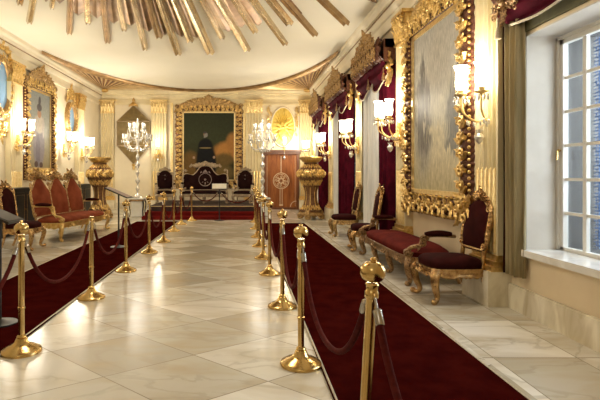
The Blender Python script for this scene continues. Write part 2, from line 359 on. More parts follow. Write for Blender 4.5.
# ------------------------------------------------------------------ carved ornament
def scroll(mb, mp, cu, cv, r, hand=1, a0=0., turns=1.3, th=.012, w=.012, n=13):
    pts, rs = [], []
    for i in range(n):
        t = i/(n-1); a = a0+hand*t*turns*2*pi; rr = r*(1-.86*t)
        pts.append(mp(cu+rr*cos(a), cv+rr*sin(a), w+th*.7*t)); rs.append(th*(1-.35*t))
    mb.tube(pts, rs, 5); p = pts[-1]; mb.ball(p, th*1.15, 6, 4)
def leaf(mb, mp, u, v, ang, L, W, w=.0, h=.03, lobes=5, curl=.03):
    ca, sa = cos(ang), sin(ang)
    def fn(a, b):
        t = a; x = L*t; hw = W*max(sin(pi*min(1, t*.93+.07)), .0)**.8*(1+.28*cos(2*pi*lobes*t)); y = (b-.5)*2*hw
        ht = w+h*sin(pi*(.15+.7*t))*(1-(abs(b-.5)*2)**2*.75)+curl*t**3+.3*h*(.5-abs(b-.5))
        return mp(u+ca*x-sa*y, v+sa*x+ca*y, ht)
    mb.grid(fn, 12, 4)
def orn(mb, mp, w, h, seed=1, th=.012, n=4, depth=.02, leaves=5, center=True):
    """mirrored carved cluster about u=0, spreading w wide and h high from v=0"""
    r = random.Random(seed)
    if center:
        p = mp(0, h*.38, depth+th); mb.ball(p, th*2.2, 8, 6)
        scroll(mb, mp, 0, h*.38, h*.2, 1, 0, 1.0, th*.8, depth)
        leaf(mb, mp, 0, h*.52, pi/2, h*.5, w*.09, depth*.4, th*1.8, 3, th*1.5)
    for k in range(n):
        u = w*.5*(.22+.75*k/max(1, n-1)*.9); v = h*(.42*(1-k/n)+.12)+r.uniform(-.05,.05)*h; rr = h*(.26-.11*k/n)
        for sgn in (1, -1):
            scroll(mb, mp, sgn*u, v, rr, sgn*(1 if k%2 else -1), pi/2 if k%2 else -pi/2, 1.25, th*(1-.25*k/n), depth)
            scroll(mb, mp, sgn*(u+rr*.5), v-rr*.9, rr*.6, -sgn, pi/2, 1.1, th*.7, depth*.7)
    for k in range(leaves):
        a = pi/2-(.25+1.15*k/max(1,leaves-1)); L = h*(.62-.07*k)+w*.04*k
        for sgn in (1, -1):
            ang = a if sgn > 0 else pi-a
            leaf(mb, mp, sgn*w*.05*k, h*.18, ang, L, w*.055, depth*.3, th*1.5, 4, th)
def carve(u, v, s, seed=0):
    n = noise.noise(V((u*s, v*s, seed*3.7))); m = noise.noise(V((u*s*2.3+5, v*s*2.3, seed*1.3)))
    return abs(sin(6.5*n+1.5*m))
def carved_border(mb, mp, W, H, fw, depth, amp, s=7, seed=0, v0=0., step=.016, na=14, outer=.0):
    """mitred border about the opening u in +-W/2, v in v0..v0+H"""
    def strip(pa, pb, ua, ub):
        L = (V(pb)-V(pa)).length; nu = max(8, int(L/step))
        def fn(i, j):
            d = j*fw; x = pa[0]+(pb[0]-pa[0])*i + d*(ua[0]+(ub[0]-ua[0])*i); y = pa[1]+(pb[1]-pa[1])*i + d*(ua[1]+(ub[1]-ua[1])*i)
            prof = depth*(.35+.65*sin(pi*min(1,j*1.05))**.6); c = carve(x, y, s, seed)
            k = sin(pi*j)**.5; edge = 1
            wob = 0
            if j > .9:
                wob = outer*(carve(x*1.3, y*1.3, s*.6, seed+3)-.4)*(j-.9)/.1
                x += wob*(ua[0] if abs(pa[0]-pb[0]) < 1e-6 else 0); y += wob*(ua[1] if abs(pa[1]-pb[1]) < 1e-6 else 0)
            return mp(x, v0+y+0, (prof+amp*c*k) if j < .995 else 0.0)
        mb.grid(fn, nu, na)
    a, b, c, d = (-W/2,0), (W/2,0), (W/2,H), (-W/2,H)
    strip(a, b, (-1,-1), (1,-1)); strip(b, c, (1,-1), (1,1)); strip(c, d, (1,1), (-1,1)); strip(d, a, (-1,1), (-1,-1))
def running(mb, mp, path, fw, w, seed=0, gap=.8, th=None):
    """scrolls and leaves running along a path of (u,v) points"""
    P = [V((*p, 0)) for p in path]; r = random.Random(seed); th = th or fw*.060; k = 0; acc = 0
    for a, b in zip(P, P[1:]):
        d = b-a; L = d.length
        if L < 1e-6: continue
        d /= L; n = V((-d.y, d.x, 0)); ang = math.atan2(d.y, d.x); m = max(1, round(L/(fw*gap)))
        for i in range(m):
            c = a+d*(L*(i+.5)/m); h = 1 if k % 2 else -1; k += 1; o = c+n*h*fw*.10
            scroll(mb, mp, o.x, o.y, fw*.33, h, ang+pi*.5*h+r.uniform(-.3,.3), 1.35, th, w, 11)
            q = c-n*h*fw*.26; scroll(mb, mp, q.x, q.y, fw*.17, -h, ang-pi*.5*h, 1.1, th*.75, w, 8)
            leaf(mb, mp, c.x-d.x*fw*.3, c.y-d.y*fw*.3, ang+h*(.9+r.uniform(-.2,.2)), fw*.55, fw*.10, w, fw*.09, 3, fw*.06)
            leaf(mb, mp, c.x, c.y, ang-h*1.2, fw*.46, fw*.09, w, fw*.08, 3, fw*.08)
def canvas(name, W, H, mat, parent, w=.012, v0=0.):
    me = bpy.data.meshes.new(name)
    p = [(-W/2,-w,v0),(W/2,-w,v0),(W/2,-w,v0+H),(-W/2,-w,v0+H)]; q = [(x,0,z) for x,y,z in p]
    me.from_pydata(p+q, [], [(0,1,2,3),(7,6,5,4),(0,4,5,1),(1,5,6,2),(2,6,7,3),(3,7,4,0)])
    uv = me.uv_layers.new(name='UVMap')
    for poly in me.polygons:
        for li in poly.loop_indices:
            x, y, z = me.vertices[me.loops[li].vertex_index].co; uv.data[li].uv = ((x+W/2)/W, (z-v0)/H)
    me.materials.append(mat); o = bpy.data.objects.new(name, me); COL.objects.link(o); o.parent = parent; return o
def fillet(mb, mp, W, H, fw, w0, w1, v0=0.):
    mb.mbox(mp, -W/2-fw, W/2+fw, v0-fw, v0, w0, w1); mb.mbox(mp, -W/2-fw, W/2+fw, v0+H, v0+H+fw, w0, w1)
    mb.mbox(mp, -W/2-fw, -W/2, v0, v0+H, w0, w1); mb.mbox(mp, W/2, W/2+fw, v0, v0+H, w0, w1)

# ================================================================== THE ROOM
XL, XR, YB, YF, ZC = -5.5, 2.75, 19.3, -4.5, 4.6
b = MB(); b.box(XL-.3, XR+.8, YF-.3, YB+.3, -.12, 0); struct(b.build('floor', M['floor'], smooth=False))
b = MB(); b.box(XL-.3, XR+.8, YF-.3, YB+.3, ZC, ZC+.15); struct(b.build('ceiling', M['ceiling'], smooth=False))
b = MB(); b.box(XL-.25, XL, YF-.3, YB+.3, 0, ZC); struct(b.build('wall_left', M['wall'], smooth=False))
b = MB(); b.box(XL, XR+.7, YB, YB+.25, 0, ZC); struct(b.build('wall_back', M['wall'], smooth=False))
b = MB(); b.box(XL, XR+.7, YF-.25, YF, 0, ZC); struct(b.build('wall_front', M['wall'], smooth=False))
WIN = [(2.45, 4.84, .62, 2.70), (8.75, 10.75, .62, 2.75), (12.0, 14.2, .62, 2.75), (15.6, 17.6, .62, 2.75)]
b = MB(); ys = YF
for (y0, y1, z0, z1) in WIN:
    b.box(XR, XR+.7, ys, y0, 0, ZC); b.box(XR, XR+.7, y0, y1, 0, z0); b.box(XR, XR+.7, y0, y1, z1, ZC); ys = y1
b.box(XR, XR+.7, ys, YB, 0, ZC); struct(b.build('wall_right', M['wall_warm'], smooth=False))
# window reveals plastered paler than the room
for k, (y0, y1, z0, z1) in enumerate(WIN):
    b = MB(); t = .012
    b.box(XR-.002, XR+.66, y1-t, y1, z0, z1); b.box(XR-.002, XR+.66, y0, y0+t, z0, z1); b.box(XR-.002, XR+.66, y0, y1, z1-t, z1)
    o = struct(b.build('trim_%d' % (20+k), M['reveal'], smooth=False))
    b = MB(); x0 = XR+.35; t2 = .02
    b.box(x0, XR+.69, y1-t2, y1, z0, z1); b.box(x0, XR+.69, y0, y0+t2, z0, z1); b.box(x0, XR+.69, y0, y1, z1-t2, z1); b.box(x0, XR+.69, y0, y1, z0, z0+t2)
    struct(b.build('trim_%d' % (10+k), M['outer_reveal_shade'], smooth=False))
    b = MB(); b.box(XR-.06, XR+.32, y0, y1-t, z0-.05, z0+.012); s_ = struct(b.build('window_sill', M['sill'], smooth=False)); s_.name = 'trim_%d' % (30+k)
# skirting: marble below, beige panel above it
def skirting(name, x0, x1, y0, y1, h=.23):
    b = MB(); b.box(x0, x1, y0, y1, 0, h); b.box(x0+.004, x1-.004, y0+.004, y1-.004, h, h+.018)
    struct(b.build(name, M['skirting'], smooth=False))
skirting('baseboard_right', XR-.035, XR, YF, YB); skirting('baseboard_left', XL, XL+.035, YF, YB); skirting('baseboard_back', XL, XR, YB-.035, YB)
# cornices
def cornice(name, length, loc, rz, prof, mat):
    b = MB(); n = len(prof)
    b.add([(u, -w, v) for u in (-length/2, length/2) for (w, v) in prof],
          [tuple(range(n)), tuple(range(n, 2*n))[::-1]]+[(i, (i+1)%n, n+(i+1)%n, n+i) for i in range(n)])
    o = b.build(name, mat, smooth=False); o.location = loc; o.rotation_euler = (0,0,rz); return struct(o)
CP = [(0,4.02),(.05,4.02),(.05,4.09),(.035,4.10),(.035,4.24),(.06,4.26),(.09,4.33),(.10,4.40),(.14,4.42),(.15,4.47),(.19,4.52),(.20,ZC),(0,ZC)]
Lr = YB-YF
cornice('trim_1', Lr, (XL, (YB+YF)/2, 0), RZ_L, CP, M['cream']); cornice('trim_2', Lr, (XR, (YB+YF)/2, 0), RZ_R, CP, M['cream'])
cornice('trim_3', XR-XL, ((XL+XR)/2, YB, 0), 0, CP, M['pilaster'])
# gold bead running under each side cornice
for nm, x, rz in (('trim_4', XL+.10, 0), ('trim_5', XR-.10, 0)):
    b = MB(); b.tube([(x, YF, 4.385), (x, YB-.1, 4.385)], .014, 6); struct(b.build(nm, M['gold_dark']))
# ceiling fans: an elliptical gilt border with ribbed spandrels in the two far corners
EX, EY, EA, EB = -1.36, 11.2, 3.98, 7.86
def ell(t): return V((EX+EA*cos(t), EY+EB*sin(t), 0))
def fan(name, sgn):
    cx = XL+.2 if sgn < 0 else XR-.2; cy = YB-.2; corner = V((cx, cy, 0))
    T = [(pi/2 + sgn*-1*(pi/2-.26)*k/40) for k in range(41)]
    root = sroot(name, (0,0,0))
    b = MB()
    def band(i, j):      # moulded border following the ellipse
        t = pi/2-sgn*(pi/2-.24)*i; p = ell(t); n = V((cos(t)/EA, sin(t)/EB, 0)).normalized()
        wd = .34*min(1, (1-i)*5+.05); d = wd*j; q = p+n*d
        q.y = min(q.y, YB-.19); q.x = max(min(q.x, XR-.19), XL+.19)
        return V((q.x, q.y, ZC-.012-.085*sin(pi*min(1,j*1.02))**.7))
    b.grid(band, 64, 8); b.build('border', M['fan'], root)
    b = MB(); g = MB(); n = 26
    for k in range(n):
        t0, t1 = [pi/2-sgn*(pi/2-.42)*(k+e)/n for e in (0, 1)]
        tm = (t0+t1)/2
        def edge(t):
            p = ell(t); nn = V((cos(t)/EA, sin(t)/EB, 0)).normalized(); q = p+nn*.30
            q.y = min(q.y, YB-.2); q.x = max(min(q.x, XR-.2), XL+.2); return q
        e0, e1, em = edge(t0), edge(t1), edge(tm); near = .06
        c0, c1, cm = [corner+(e-corner)*near for e in (e0, e1, em)]
        z = lambda p, h: (p.x, p.y, ZC-h)
        a = e0*.8+e1*.2; a2 = e0*.35+e1*.65; a = e0*.85+e1*.15; a2 = e0*.40+e1*.60; ca, ca2 = corner+(a-corner)*near, corner+(a2-corner)*near; am = (a+a2)/2; cam_ = (ca+ca2)/2
        b.add([z(ca,.01), z(a,.01), z(am,.045), z(cam_,.02), z(ca2,.01), z(a2,.01)], [(0,1,2,3), (3,2,5,4), (1,5,2)])
        g.add([z(c0,.008), z(e0,.008), z(e1,.008), z(c1,.008)], [(0,1,2,3)])
    b.build('rib', M['fan_rib'], root, smooth=False); g.build('fan_ground', M['fan_dark'], root, smooth=False)
    b = MB(); b.ball((cx+sgn*-.05, cy-.05, ZC-.05), (.16,.16,.08), 12, 8); b.build('boss', M['gold'], root)
fan('trim_6', -1); fan('trim_7', 1)
# sunburst of gilded bars on the ceiling
sun = thing('ceiling_sunburst', 'huge sunburst of gilded bars radiating across the cream ceiling', 'ceiling ornament', (-1.27, 3.9, ZC))
TIPS = [(29.5,24.5,5,'p'),(46,6,5,'d'),(52,10,4,'p'),(59.5,7.5,7,'d'),(69.5,35,5,'g'),(78,19,8,'d'),(88,25,5,'p'),(97,22,7,'d'),(107.5,44,5,'g'),(114,27,7,'d'),(124,32,5,'p'),(131,29,8,'d'),(145,51,5,'p'),(149,35,6,'d'),
        (159,39,6,'g'),(165,38,8,'d'),(178,56,6,'p'),(182,40,6,'d'),(190,43,6,'p'),(197,41,8,'d'),(210,55,7,'p'),(222,40,5,'p'),(229,35,8,'d'),(242,31,8,'d'),(247,52,6,'p'),(255,34,5,'p'),(259,29,8,'d'),(285,46,5,'p'),(289,26,7,'p'),(300,21,8,'d'),
        (315,37,5,'g'),(331,13,7,'d'),(346,26,6,'g'),(356,-6,7,'p'),(377,7,7,'d'),(392,-18,6,'g'),(12,-8,7,'d'),(20,6,5,'g')]
for (x, y, wd, kind) in TIPS:
    s_ = (174-y)/(ZC-.08-1.36); tip = V(((x-242)/s_, 500/s_, 0)) - V((-1.27, 3.9, 0))
    L = tip.length; d = tip.normalized(); n_ = V((-d.y, d.x, 0)); hw = wd/s_*.68; r0 = 1.3
    b = MB(); k0 = hw*.6
    h = .055 if kind == 'd' else .085
    P = lambda r, o, z: tuple(d*r+n_*o+V((0,0,z)))
    e = .25 if kind == 'd' else .02
    if kind == 'd':      # broad bar ending in an arrow point
        b.add([P(r0,-k0,-.004),P(r0,k0,-.004),P(r0,0,-h),P(L-e,-hw,-.004),P(L-e,hw,-.004),P(L-e,0,-h),P(L,0,-.012)],
              [(0,3,5,2),(2,5,4,1),(3,6,5),(5,6,4),(0,2,1),(0,1,4,6,3)])
    else:                # narrow double-ridged bar with a square end
        b.add([P(r,o*(k0 if i==0 else hw),z) for i, r in enumerate((r0, L)) for (o, z) in ((-1,-.004),(-.55,-h),(0,-h*.45),(.55,-h),(1,-.004))],
              [(0,5,6,1),(1,6,7,2),(2,7,8,3),(3,8,9,4),(0,1,2,3,4),(9,8,7,6,5),(0,4,9,5)])
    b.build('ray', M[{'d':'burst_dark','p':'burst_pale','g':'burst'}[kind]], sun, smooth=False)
b = MB(); b.lathe([(0,-.16),(.5,-.15),(1.0,-.11),(1.3,-.06),(1.45,-.005)], 36); b.build('boss', M['burst'], sun)

# ------------------------------------------------------------------ pilasters
TR = [40]
def pilaster(loc, rz, w=.55, d=.12, zc=(3.55, 4.02), plinth=.36, cable=True, mat=None, capmat=None, pd=.12, flutes=5):
    root = sroot('trim_%d' % TR[0], loc, rz); TR[0] += 1; mp = wm()
    mat = mat or M['pilaster']; zs = plinth+.16; zc0, zc1 = zc
    b = MB(); nu = flutes*8+8; inner = w*.86
    def fl(u):
        x = (u-.5)*w
        if abs(x) > inner/2: return d
        t = (x+inner/2)/inner*flutes; f = (t % 1-.5)*2
        return d-.05*sqrt(max(0, 1-(f/.78)**2)) if abs(f) < .78 else d
    b.grid(lambda i, j: mp((i-.5)*w, zs+(zc0-zs)*j, fl(i)), nu, 1)
    b.mbox(mp, -w/2, w/2, zs, zc0, 0, d-.05)
    b.mbox(mp, -w/2-.0005, -w/2+.012, zs, zc0, 0, d); b.mbox(mp, w/2-.012, w/2+.0005, zs, zc0, 0, d)
    b.build('shaft', mat, root, smooth=False)
    if cable:
        b = MB()
        for k in range(flutes):
            x = -inner/2+inner*(k+.5)/flutes; z1 = zs+.30*(zc0-zs)
            b.tube([mp(x, zs+.02, d-.012), mp(x, z1-.03, d-.012), mp(x, z1, d-.014)], [inner/flutes*.33]*2+[.006], 8)
        b.build('cabling', M['gold_pale'], root)
    b = MB(); b.mbox(mp, -w/2-.03, w/2+.03, 0, plinth, 0, d+pd); b.build('plinth', M['skirting'], root, smooth=False)
    b = MB(); b.mbox(mp, -w/2-.035, w/2+.035, plinth, plinth+.05, 0, d+pd*.75); b.mbox(mp, -w/2-.02, w/2+.02, plinth+.05, plinth+.10, 0, d+.05); b.mbox(mp, -w/2-.01, w/2+.01, plinth+.10, zs, 0, d+.02)
    b.build('base', M['gold'], root, smooth=False)
    b = MB(); h = zc1-zc0
    b.mbox(mp, -w/2, w/2, zc0, zc1-.05, 0, d+.01); b.mbox(mp, -w/2-.04, w/2+.04, zc1-.05, zc1, 0, d+.07); b.mbox(mp, -w/2-.02, w/2+.02, zc0-.03, zc0, 0, d+.03)
    for k in range(5): leaf(b, lambda u,v,ww: mp(u, v, ww+d), (k-2)*w/5, zc0, pi/2, h*.5, w*.11, .01, .03, 3, .07)
    for k in range(4): leaf(b, lambda u,v,ww: mp(u, v, ww+d), (k-1.5)*w/5, zc0+h*.2, pi/2, h*.6, w*.10, .02, .035, 3, .08)
    for sg in (-1, 1):
        scroll(b, lambda u,v,ww: mp(u, v, ww+d), sg*w*.46, zc1-.15, .085, sg, pi/2, 1.4, .017, .05)
        scroll(b, lambda u,v,ww: mp(u, v, ww+d), sg*w*.13, zc1-.13, .06, -sg, pi/2, 1.3, .013, .05)
    b.build('capital', capmat or M['gold'], root)
    return root
for yc, w_ in ((5.40, .54), (8.30, .50), (11.28, .60), (14.85, .70), (18.25, .70)): pilaster((XR, yc, 0), RZ_R, w_)
for yc, w_ in ((11.95, .66), (16.75, .66), (9.3, .66)): pilaster((XL, yc, 0), RZ_L, w_)
for xc, w_ in ((-5.17, .52), (-3.19, .60), (.46, .64), (2.45, .48)): pilaster((xc, YB, 0), 0, w_, zc=(3.72, 4.2), capmat=M['gold_pale'])
# flat gilt strips beside the portrait and foliage drops round the niche
for k, xc in enumerate((-2.70, .10)):
    b = MB(); b.mbox(wm(), -.05, .05, .4, 4.1, 0, .06); o = struct(b.build('trim_%d' % (60+k), M['gold_pale'], smooth=False)); o.location = (xc, YB, 0)
for k, (xc, sg) in enumerate(((1.02, 1), (2.10, -1))):
    b = MB(); mp = wm()
    for j in range(7):
        leaf(b, mp, .03*sin(j), 3.95-.17*j, -pi/2+.5*sin(j*2.1), .26-.02*j, .07-.006*j, .02, .03, 3, .03); scroll(b, mp, .05*cos(j*1.7), 3.95-.17*j, .07-.006*j, sg, j, 1.1, .012, .02)
    o = struct(b.build('trim_%d' % (62+k), M['gold_pale'])); o.location = (xc, YB, 0)

# ------------------------------------------------------------------ windows
def window(idx, y0, y1, z0, z1, ncol, nrow):
    r = sroot('window_%d' % idx, (XR+.33, (y0+y1)/2, z0), RZ_R); W, H = y1-y0-.03, z1-z0-.03; mp = wm()
    b = MB(); f = .075
    b.mbox(mp, -W/2, W/2, .013, f*.6, -.02, .03); b.mbox(mp, -W/2, W/2, H-f, H, -.02, .03); b.mbox(mp, -W/2, -W/2+f, 0.02, H, -.02, .03); b.mbox(mp, W/2-f, W/2, 0.02, H, -.02, .03)
    b.mbox(mp, -W/2-.0, -W/2+.03, 0.02, H, .03, .05); b.mbox(mp, -W/2, W/2, H-.03, H, .03, .05)
    b.build('window_frame', M['white_paint'], r, smooth=False)
    iw, ih = W-2*f, H-1.6*f; cw = iw/ncol; b = MB(); x0 = -W/2+f; v0 = f*.6
    for i in range(1, ncol):
        t = .024 if i % 2 else .024
        b.mbox(mp, x0+i*cw-t, x0+i*cw+t, v0, v0+ih, -.02, .015)
    for j in range(1, nrow): b.mbox(mp, x0, x0+iw, v0+j*ih/nrow-.014, v0+j*ih/nrow+.014, -.02, .010)
    b.build('glazing_bar', M['white_paint'], r, smooth=False)
    b = MB(); b.mbox(mp, x0, x0+iw, v0, v0+ih, -.015, -.009); b.build('pane', M['glass'], r, smooth=False)
    b = MB(); b.tube([mp(-W/2+f*.5, H*.47, .03), mp(-W/2+f*.5, H*.47, .06), mp(-W/2+f*.5, H*.47-.09, .065)], .009, 6); b.ball(mp(-W/2+f*.5, H*.47, .05), .016, 8, 6); b.build('handle', M['brass'], r)
    b = MB(); b.mbox(mp, -W/2, W/2, .0, H, -.32, -.312); b.build('outer_screen', M['screen'], r, smooth=False)
for k, (w_, nc) in enumerate(zip(WIN, (8, 6, 6, 6))): window(k+1, *w_, nc, 6)

# ------------------------------------------------------------------ far door with inlaid medallion
dr = sroot('door_1', (1.50, YB-.05, 0)); mp = wm()
b = MB(); b.mbox(mp, -.60, .60, .05, 2.12, 0, .07); b.build('door_leaf', M['wood'], dr, smooth=False)
b = MB()
b.mbox(mp, -.69, -.60, 0, 2.2, -.02, .11); b.mbox(mp, .60, .69, 0, 2.2, -.02, .11); b.mbox(mp, -.74, .74, 2.12, 2.22, -.02, .15); b.mbox(mp, -.78, .78, 2.22, 2.28, -.02, .19); b.mbox(mp, -.60, .60, 0, .08, -.02, .09)
b.build('door_frame', M['wood_dark'], dr, smooth=False)
b = MB(); mc = lambda u,v,w: mp(u, v, w+.07)
ring = lambda r, z, t: b.tube([mc(r*cos(a*pi/16), z+r*sin(a*pi/16), .004) for a in range(32)], t, 5, True)
ring(.30, 1.10, .014); ring(.25, 1.10, .008); ring(.10, 1.10, .012)
for k in range(8):
    a = k*pi/4; scroll(b, mc, .175*cos(a), 1.10+.175*sin(a), .06, 1 if k%2 else -1, a, 1.2, .010, .003); leaf(b, mc, .05*cos(a), 1.10+.05*sin(a), a, .1, .022, .0, .008, 2, 0)
b.mbox(mc, -.05, -.03, .2, .80, 0, .006); b.mbox(mc, .03, .05, .2, .80, 0, .006); b.mbox(mc, -.012, .012, 1.40, 2.05, 0, .006); b.mbox(mc, -.07, .07, .14, .2, 0, .006)
for sg in (-1, 1):
    b.tube([mc(sg*(.58-.22*sin(a*pi/16)), .1+.22*cos(a*pi/16), .004) for a in range(9)], .012, 5)
    b.tube([mc(sg*.54, z, .004) for z in (.12, 2.06)], .006, 5)
b.build('inlay', M['inlay'], dr)
# oval niche over the door: gilt shell ground, pale surround
nz = thing('oval_wall_plaque', 'glowing gold oval plaque with a star flower, high above the wooden door', 'wall plaque', (1.58, YB, 2.35)); mp = wm()
b = MB(); b.grid(lambda i, j: mp(.44*j*cos(2*pi*i), .82+.74*j*sin(2*pi*i), .03+.02*cos(2*pi*i*24)*j*(1-j)*3), 96, 8, True); b.build('oval_ground', M['plaque'], nz)
b = MB(); b.tube([mp(.46*cos(a*pi/24), .82+.76*sin(a*pi/24), .02) for a in range(48)], .028, 8, True); b.build('oval_frame', M['wall'], nz)
b = MB(); m2 = lambda u,v,w: mp(u, .80+v, w+.05)
for k in range(8): leaf(b, m2, 0, 0, k*pi/4+.2, .34 if k%2 else .24, .06, .01, .03, 3, .03)
b.ball(m2(0,0,.04), .06, 10, 8); leaf(b, m2, 0, -.05, -pi/2, .45, .16, .02, .05, 4, .05); b.build('star_flower', M['plaque'], nz)

# ------------------------------------------------------------------ framed pictures and mirrors
def picture(name, label, cat, loc, rz, W, H, fw, depth, cmat, fmat, seed, crest=(1.2,.35), corners=True, crestmat=None, slip=.06, s=7, amp=.05):
    r = thing(name, label, cat, loc, rz); mp = wm()
    canvas('canvas', W+.02, H+.02, cmat, r, .03, -.01)
    b = MB(); fillet(b, mp, W-.0, H, slip, .0, .055, 0); b.build('inner_moulding', M['gold_pale'], r, smooth=False)
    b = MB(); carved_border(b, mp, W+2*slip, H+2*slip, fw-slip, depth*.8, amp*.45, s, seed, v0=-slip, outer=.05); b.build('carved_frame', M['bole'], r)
    b = MB(); e = fw*.56; x1, z0, z1 = W/2+e, -e, H+e; running(b, mp, [(-x1,z0),(x1,z0),(x1,z1),(-x1,z1),(-x1,z0)], fw*.86, depth+.012, seed, .62, fw*.062)
    for d_, rr in ((slip+.025, .018), (fw-.02, .022)):
        for (ax, az, bx, bz) in ((-1,0,1,0),(1,0,1,1),(1,1,-1,1),(-1,1,-1,0)):
            A = (ax*(W/2+d_), -d_ if az == 0 else H+d_); B_ = (bx*(W/2+d_), -d_ if bz == 0 else H+d_); n_ = int((abs(A[0]-B_[0])+abs(A[1]-B_[1]))/.07)
            for i in range(n_): b.ball(mp(A[0]+(B_[0]-A[0])*i/n_, A[1]+(B_[1]-A[1])*i/n_, depth*.75), rr, 6, 4)
    b.build('gilt_foliage', fmat, r)
    if crest:
        b = MB(); orn(b, lambda u,v,w: mp(u, H+fw*.55+v, w+depth*.7), crest[0], crest[1], seed, crest[1]*.06, 6, .03, 6); b.build('crest', crestmat or fmat, r)
    if corners:
        for sx in (-1, 1):
            for sz in (0, 1):
                b = MB(); cu, cv = sx*(W/2+fw*.6), (-fw*.6 if sz == 0 else H+fw*.6)
                m2 = lambda u,v,w: mp(cu+u, cv+v, w+depth*.8); q = fw
                for a in range(5): leaf(b, m2, 0, 0, (0 if sx < 0 else pi)+(1 if (sz==0)==(sx<0) else -1)*(a-1)*pi/4, q*.85, q*.17, .0, .03, 4, .03)
                scroll(b, m2, sx*q*.2, (-1 if sz==0 else 1)*q*.2, q*.33, sx, 0, 1.4, q*.075, .02); scroll(b, m2, -sx*q*.35, 0, q*.22, -sx, 0, 1.2, q*.055, .02); scroll(b, m2, 0, (1 if sz==0 else -1)*q*.4, q*.2, sx, 0, 1.2, q*.055, .02)
                b.build('corner_ornament', crestmat or fmat, r)
    return r
picture('framed_seascape', 'large pale harbour painting in heavy carved gilt frame on right wall', 'painting', (XR-.10, 6.80, 1.14), RZ_R, 1.62, 2.24, .34, .10, M['seascape'], M['gold'], 3, (1.7,.34), crestmat=M['gold'], s=10, amp=.06)
picture('framed_portrait', 'dark portrait of a bearded sitter in black robe, centre of far wall', 'painting', (-1.275, YB, 1.15), 0, 1.93, 2.56, .32, .10, M['portrait'], M['gold'], 5, (2.0,.52), s=10, amp=.06, crestmat=M['gold_wear'])
picture('framed_figure_painting', 'tall painting of a standing figure in crested gilt frame above red settee', 'painting', (XL, 13.5, 1.53), RZ_L, 1.45, 2.02, .30, .11, M['figure'], M['gold'], 8, (1.7,.58), s=10, amp=.07, crestmat=M['gold_wear'])
def oval_mirror(label, loc, rz):
    r = thing('oval_mirror', label, 'mirror', loc, rz, None); mp = wm()
    b = MB(); b.grid(lambda i, j: mp(.33*j*cos(2*pi*i), .43*j*sin(2*pi*i), .035), 40, 4, True); b.build('painted_reflection', M['mirror'], r)
    b = MB(); k = 110
    def fn(i, j):
        a = 2*pi*i; q = j; ru, rv = .32+.13*q, .42+.13*q; u, v = ru*cos(a), rv*sin(a); c = carve(u, v, 8, 4)
        return mp(u*(1+.03*c*(q > .9)), v*(1+.03*c*(q > .9)), (.04+.06*sin(pi*q)**.6+.045*c*sin(pi*q)) if q < .99 else 0)
    b.grid(fn, k, 10, True); b.build('carved_frame', M['bole_gold'], r)
    b = MB(); running(b, mp, [(.40*cos(a*pi/12), .50*sin(a*pi/12)) for a in range(25)], .17, .115, 5, .8, .012); b.build('gilt_foliage', M['gold'], r)
    b = MB(); orn(b, lambda u,v,w: mp(u, .52+v, w+.03), .8, .62, 12, .022, 4, .03, 5); b.build('crest', M['gold'], r)
    b = MB(); orn(b, lambda u,v,w: mp(u, -.52-v, w+.03), .7, .5, 13, .02, 4, .03, 5); b.build('pendant_ornament', M['gold'], r)
    return r
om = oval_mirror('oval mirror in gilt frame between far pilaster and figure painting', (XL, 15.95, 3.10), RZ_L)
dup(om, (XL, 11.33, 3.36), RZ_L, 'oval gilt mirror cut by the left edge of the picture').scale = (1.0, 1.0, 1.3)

# hexagonal bronze wall panel behind the crystal candelabrum
hx = thing('hexagonal_wall_panel', 'dark bronze hexagonal panel with gilt edges hung on far wall', 'wall ornament', (-4.17, YB, 1.72)); mp = wm()
hexa = [(0,.02),(.64,.72),(.64,1.66),(0,2.28),(-.64,1.66),(-.64,.72)]
b = MB(); b.prism(hexa, mp, 0, .10); b.build('panel', M['bronze_panel'], hx, smooth=False)
b = MB(); b.add([mp(*p) for p in ((-.64,1.66,.10),(.64,1.66,.10),(0,2.28,.10),(0,1.80,.24))], [(0,1,3),(1,2,3),(2,0,3)]); b.add([mp(*p) for p in ((-.64,.72,.10),(.64,.72,.10),(0,.02,.10),(0,.60,.24))], [(0,1,3),(1,2,3),(2,0,3)]); b.build('roof_facet', M['bronze_panel'], hx, smooth=False)
b = MB(); b.tube([mp(u, v, .10) for u, v in hexa], .015, 6, True); b.tube([mp(-.64,1.66,.12), mp(.64,1.66,.12)], .018, 6); b.tube([mp(-.64,.72,.12), mp(.64,.72,.12)], .014, 6); b.build('gilt_edge', M['gold_dull'], hx)
b = MB(); b.lathe([(0,0),(.05,.01),(.09,.06),(.07,.12),(.03,.15),(.06,.2),(.045,.25),(.012,.3),(0,.34)], 12, (0,-.08,2.26)); orn(b, lambda u,v,w: mp(u,2.22+v,w+.1), .3, .22, 4, .014, 2, .01, 3); b.build('finial', M['gold'], hx)
b = MB(); b.lathe([(0,-.22),(.02,-.2),(.05,-.12),(.03,-.08),(.08,-.03),(.05,.03),(0,.05)], 12, (0,-.08,.0)); b.build('drop', M['gold'], hx)

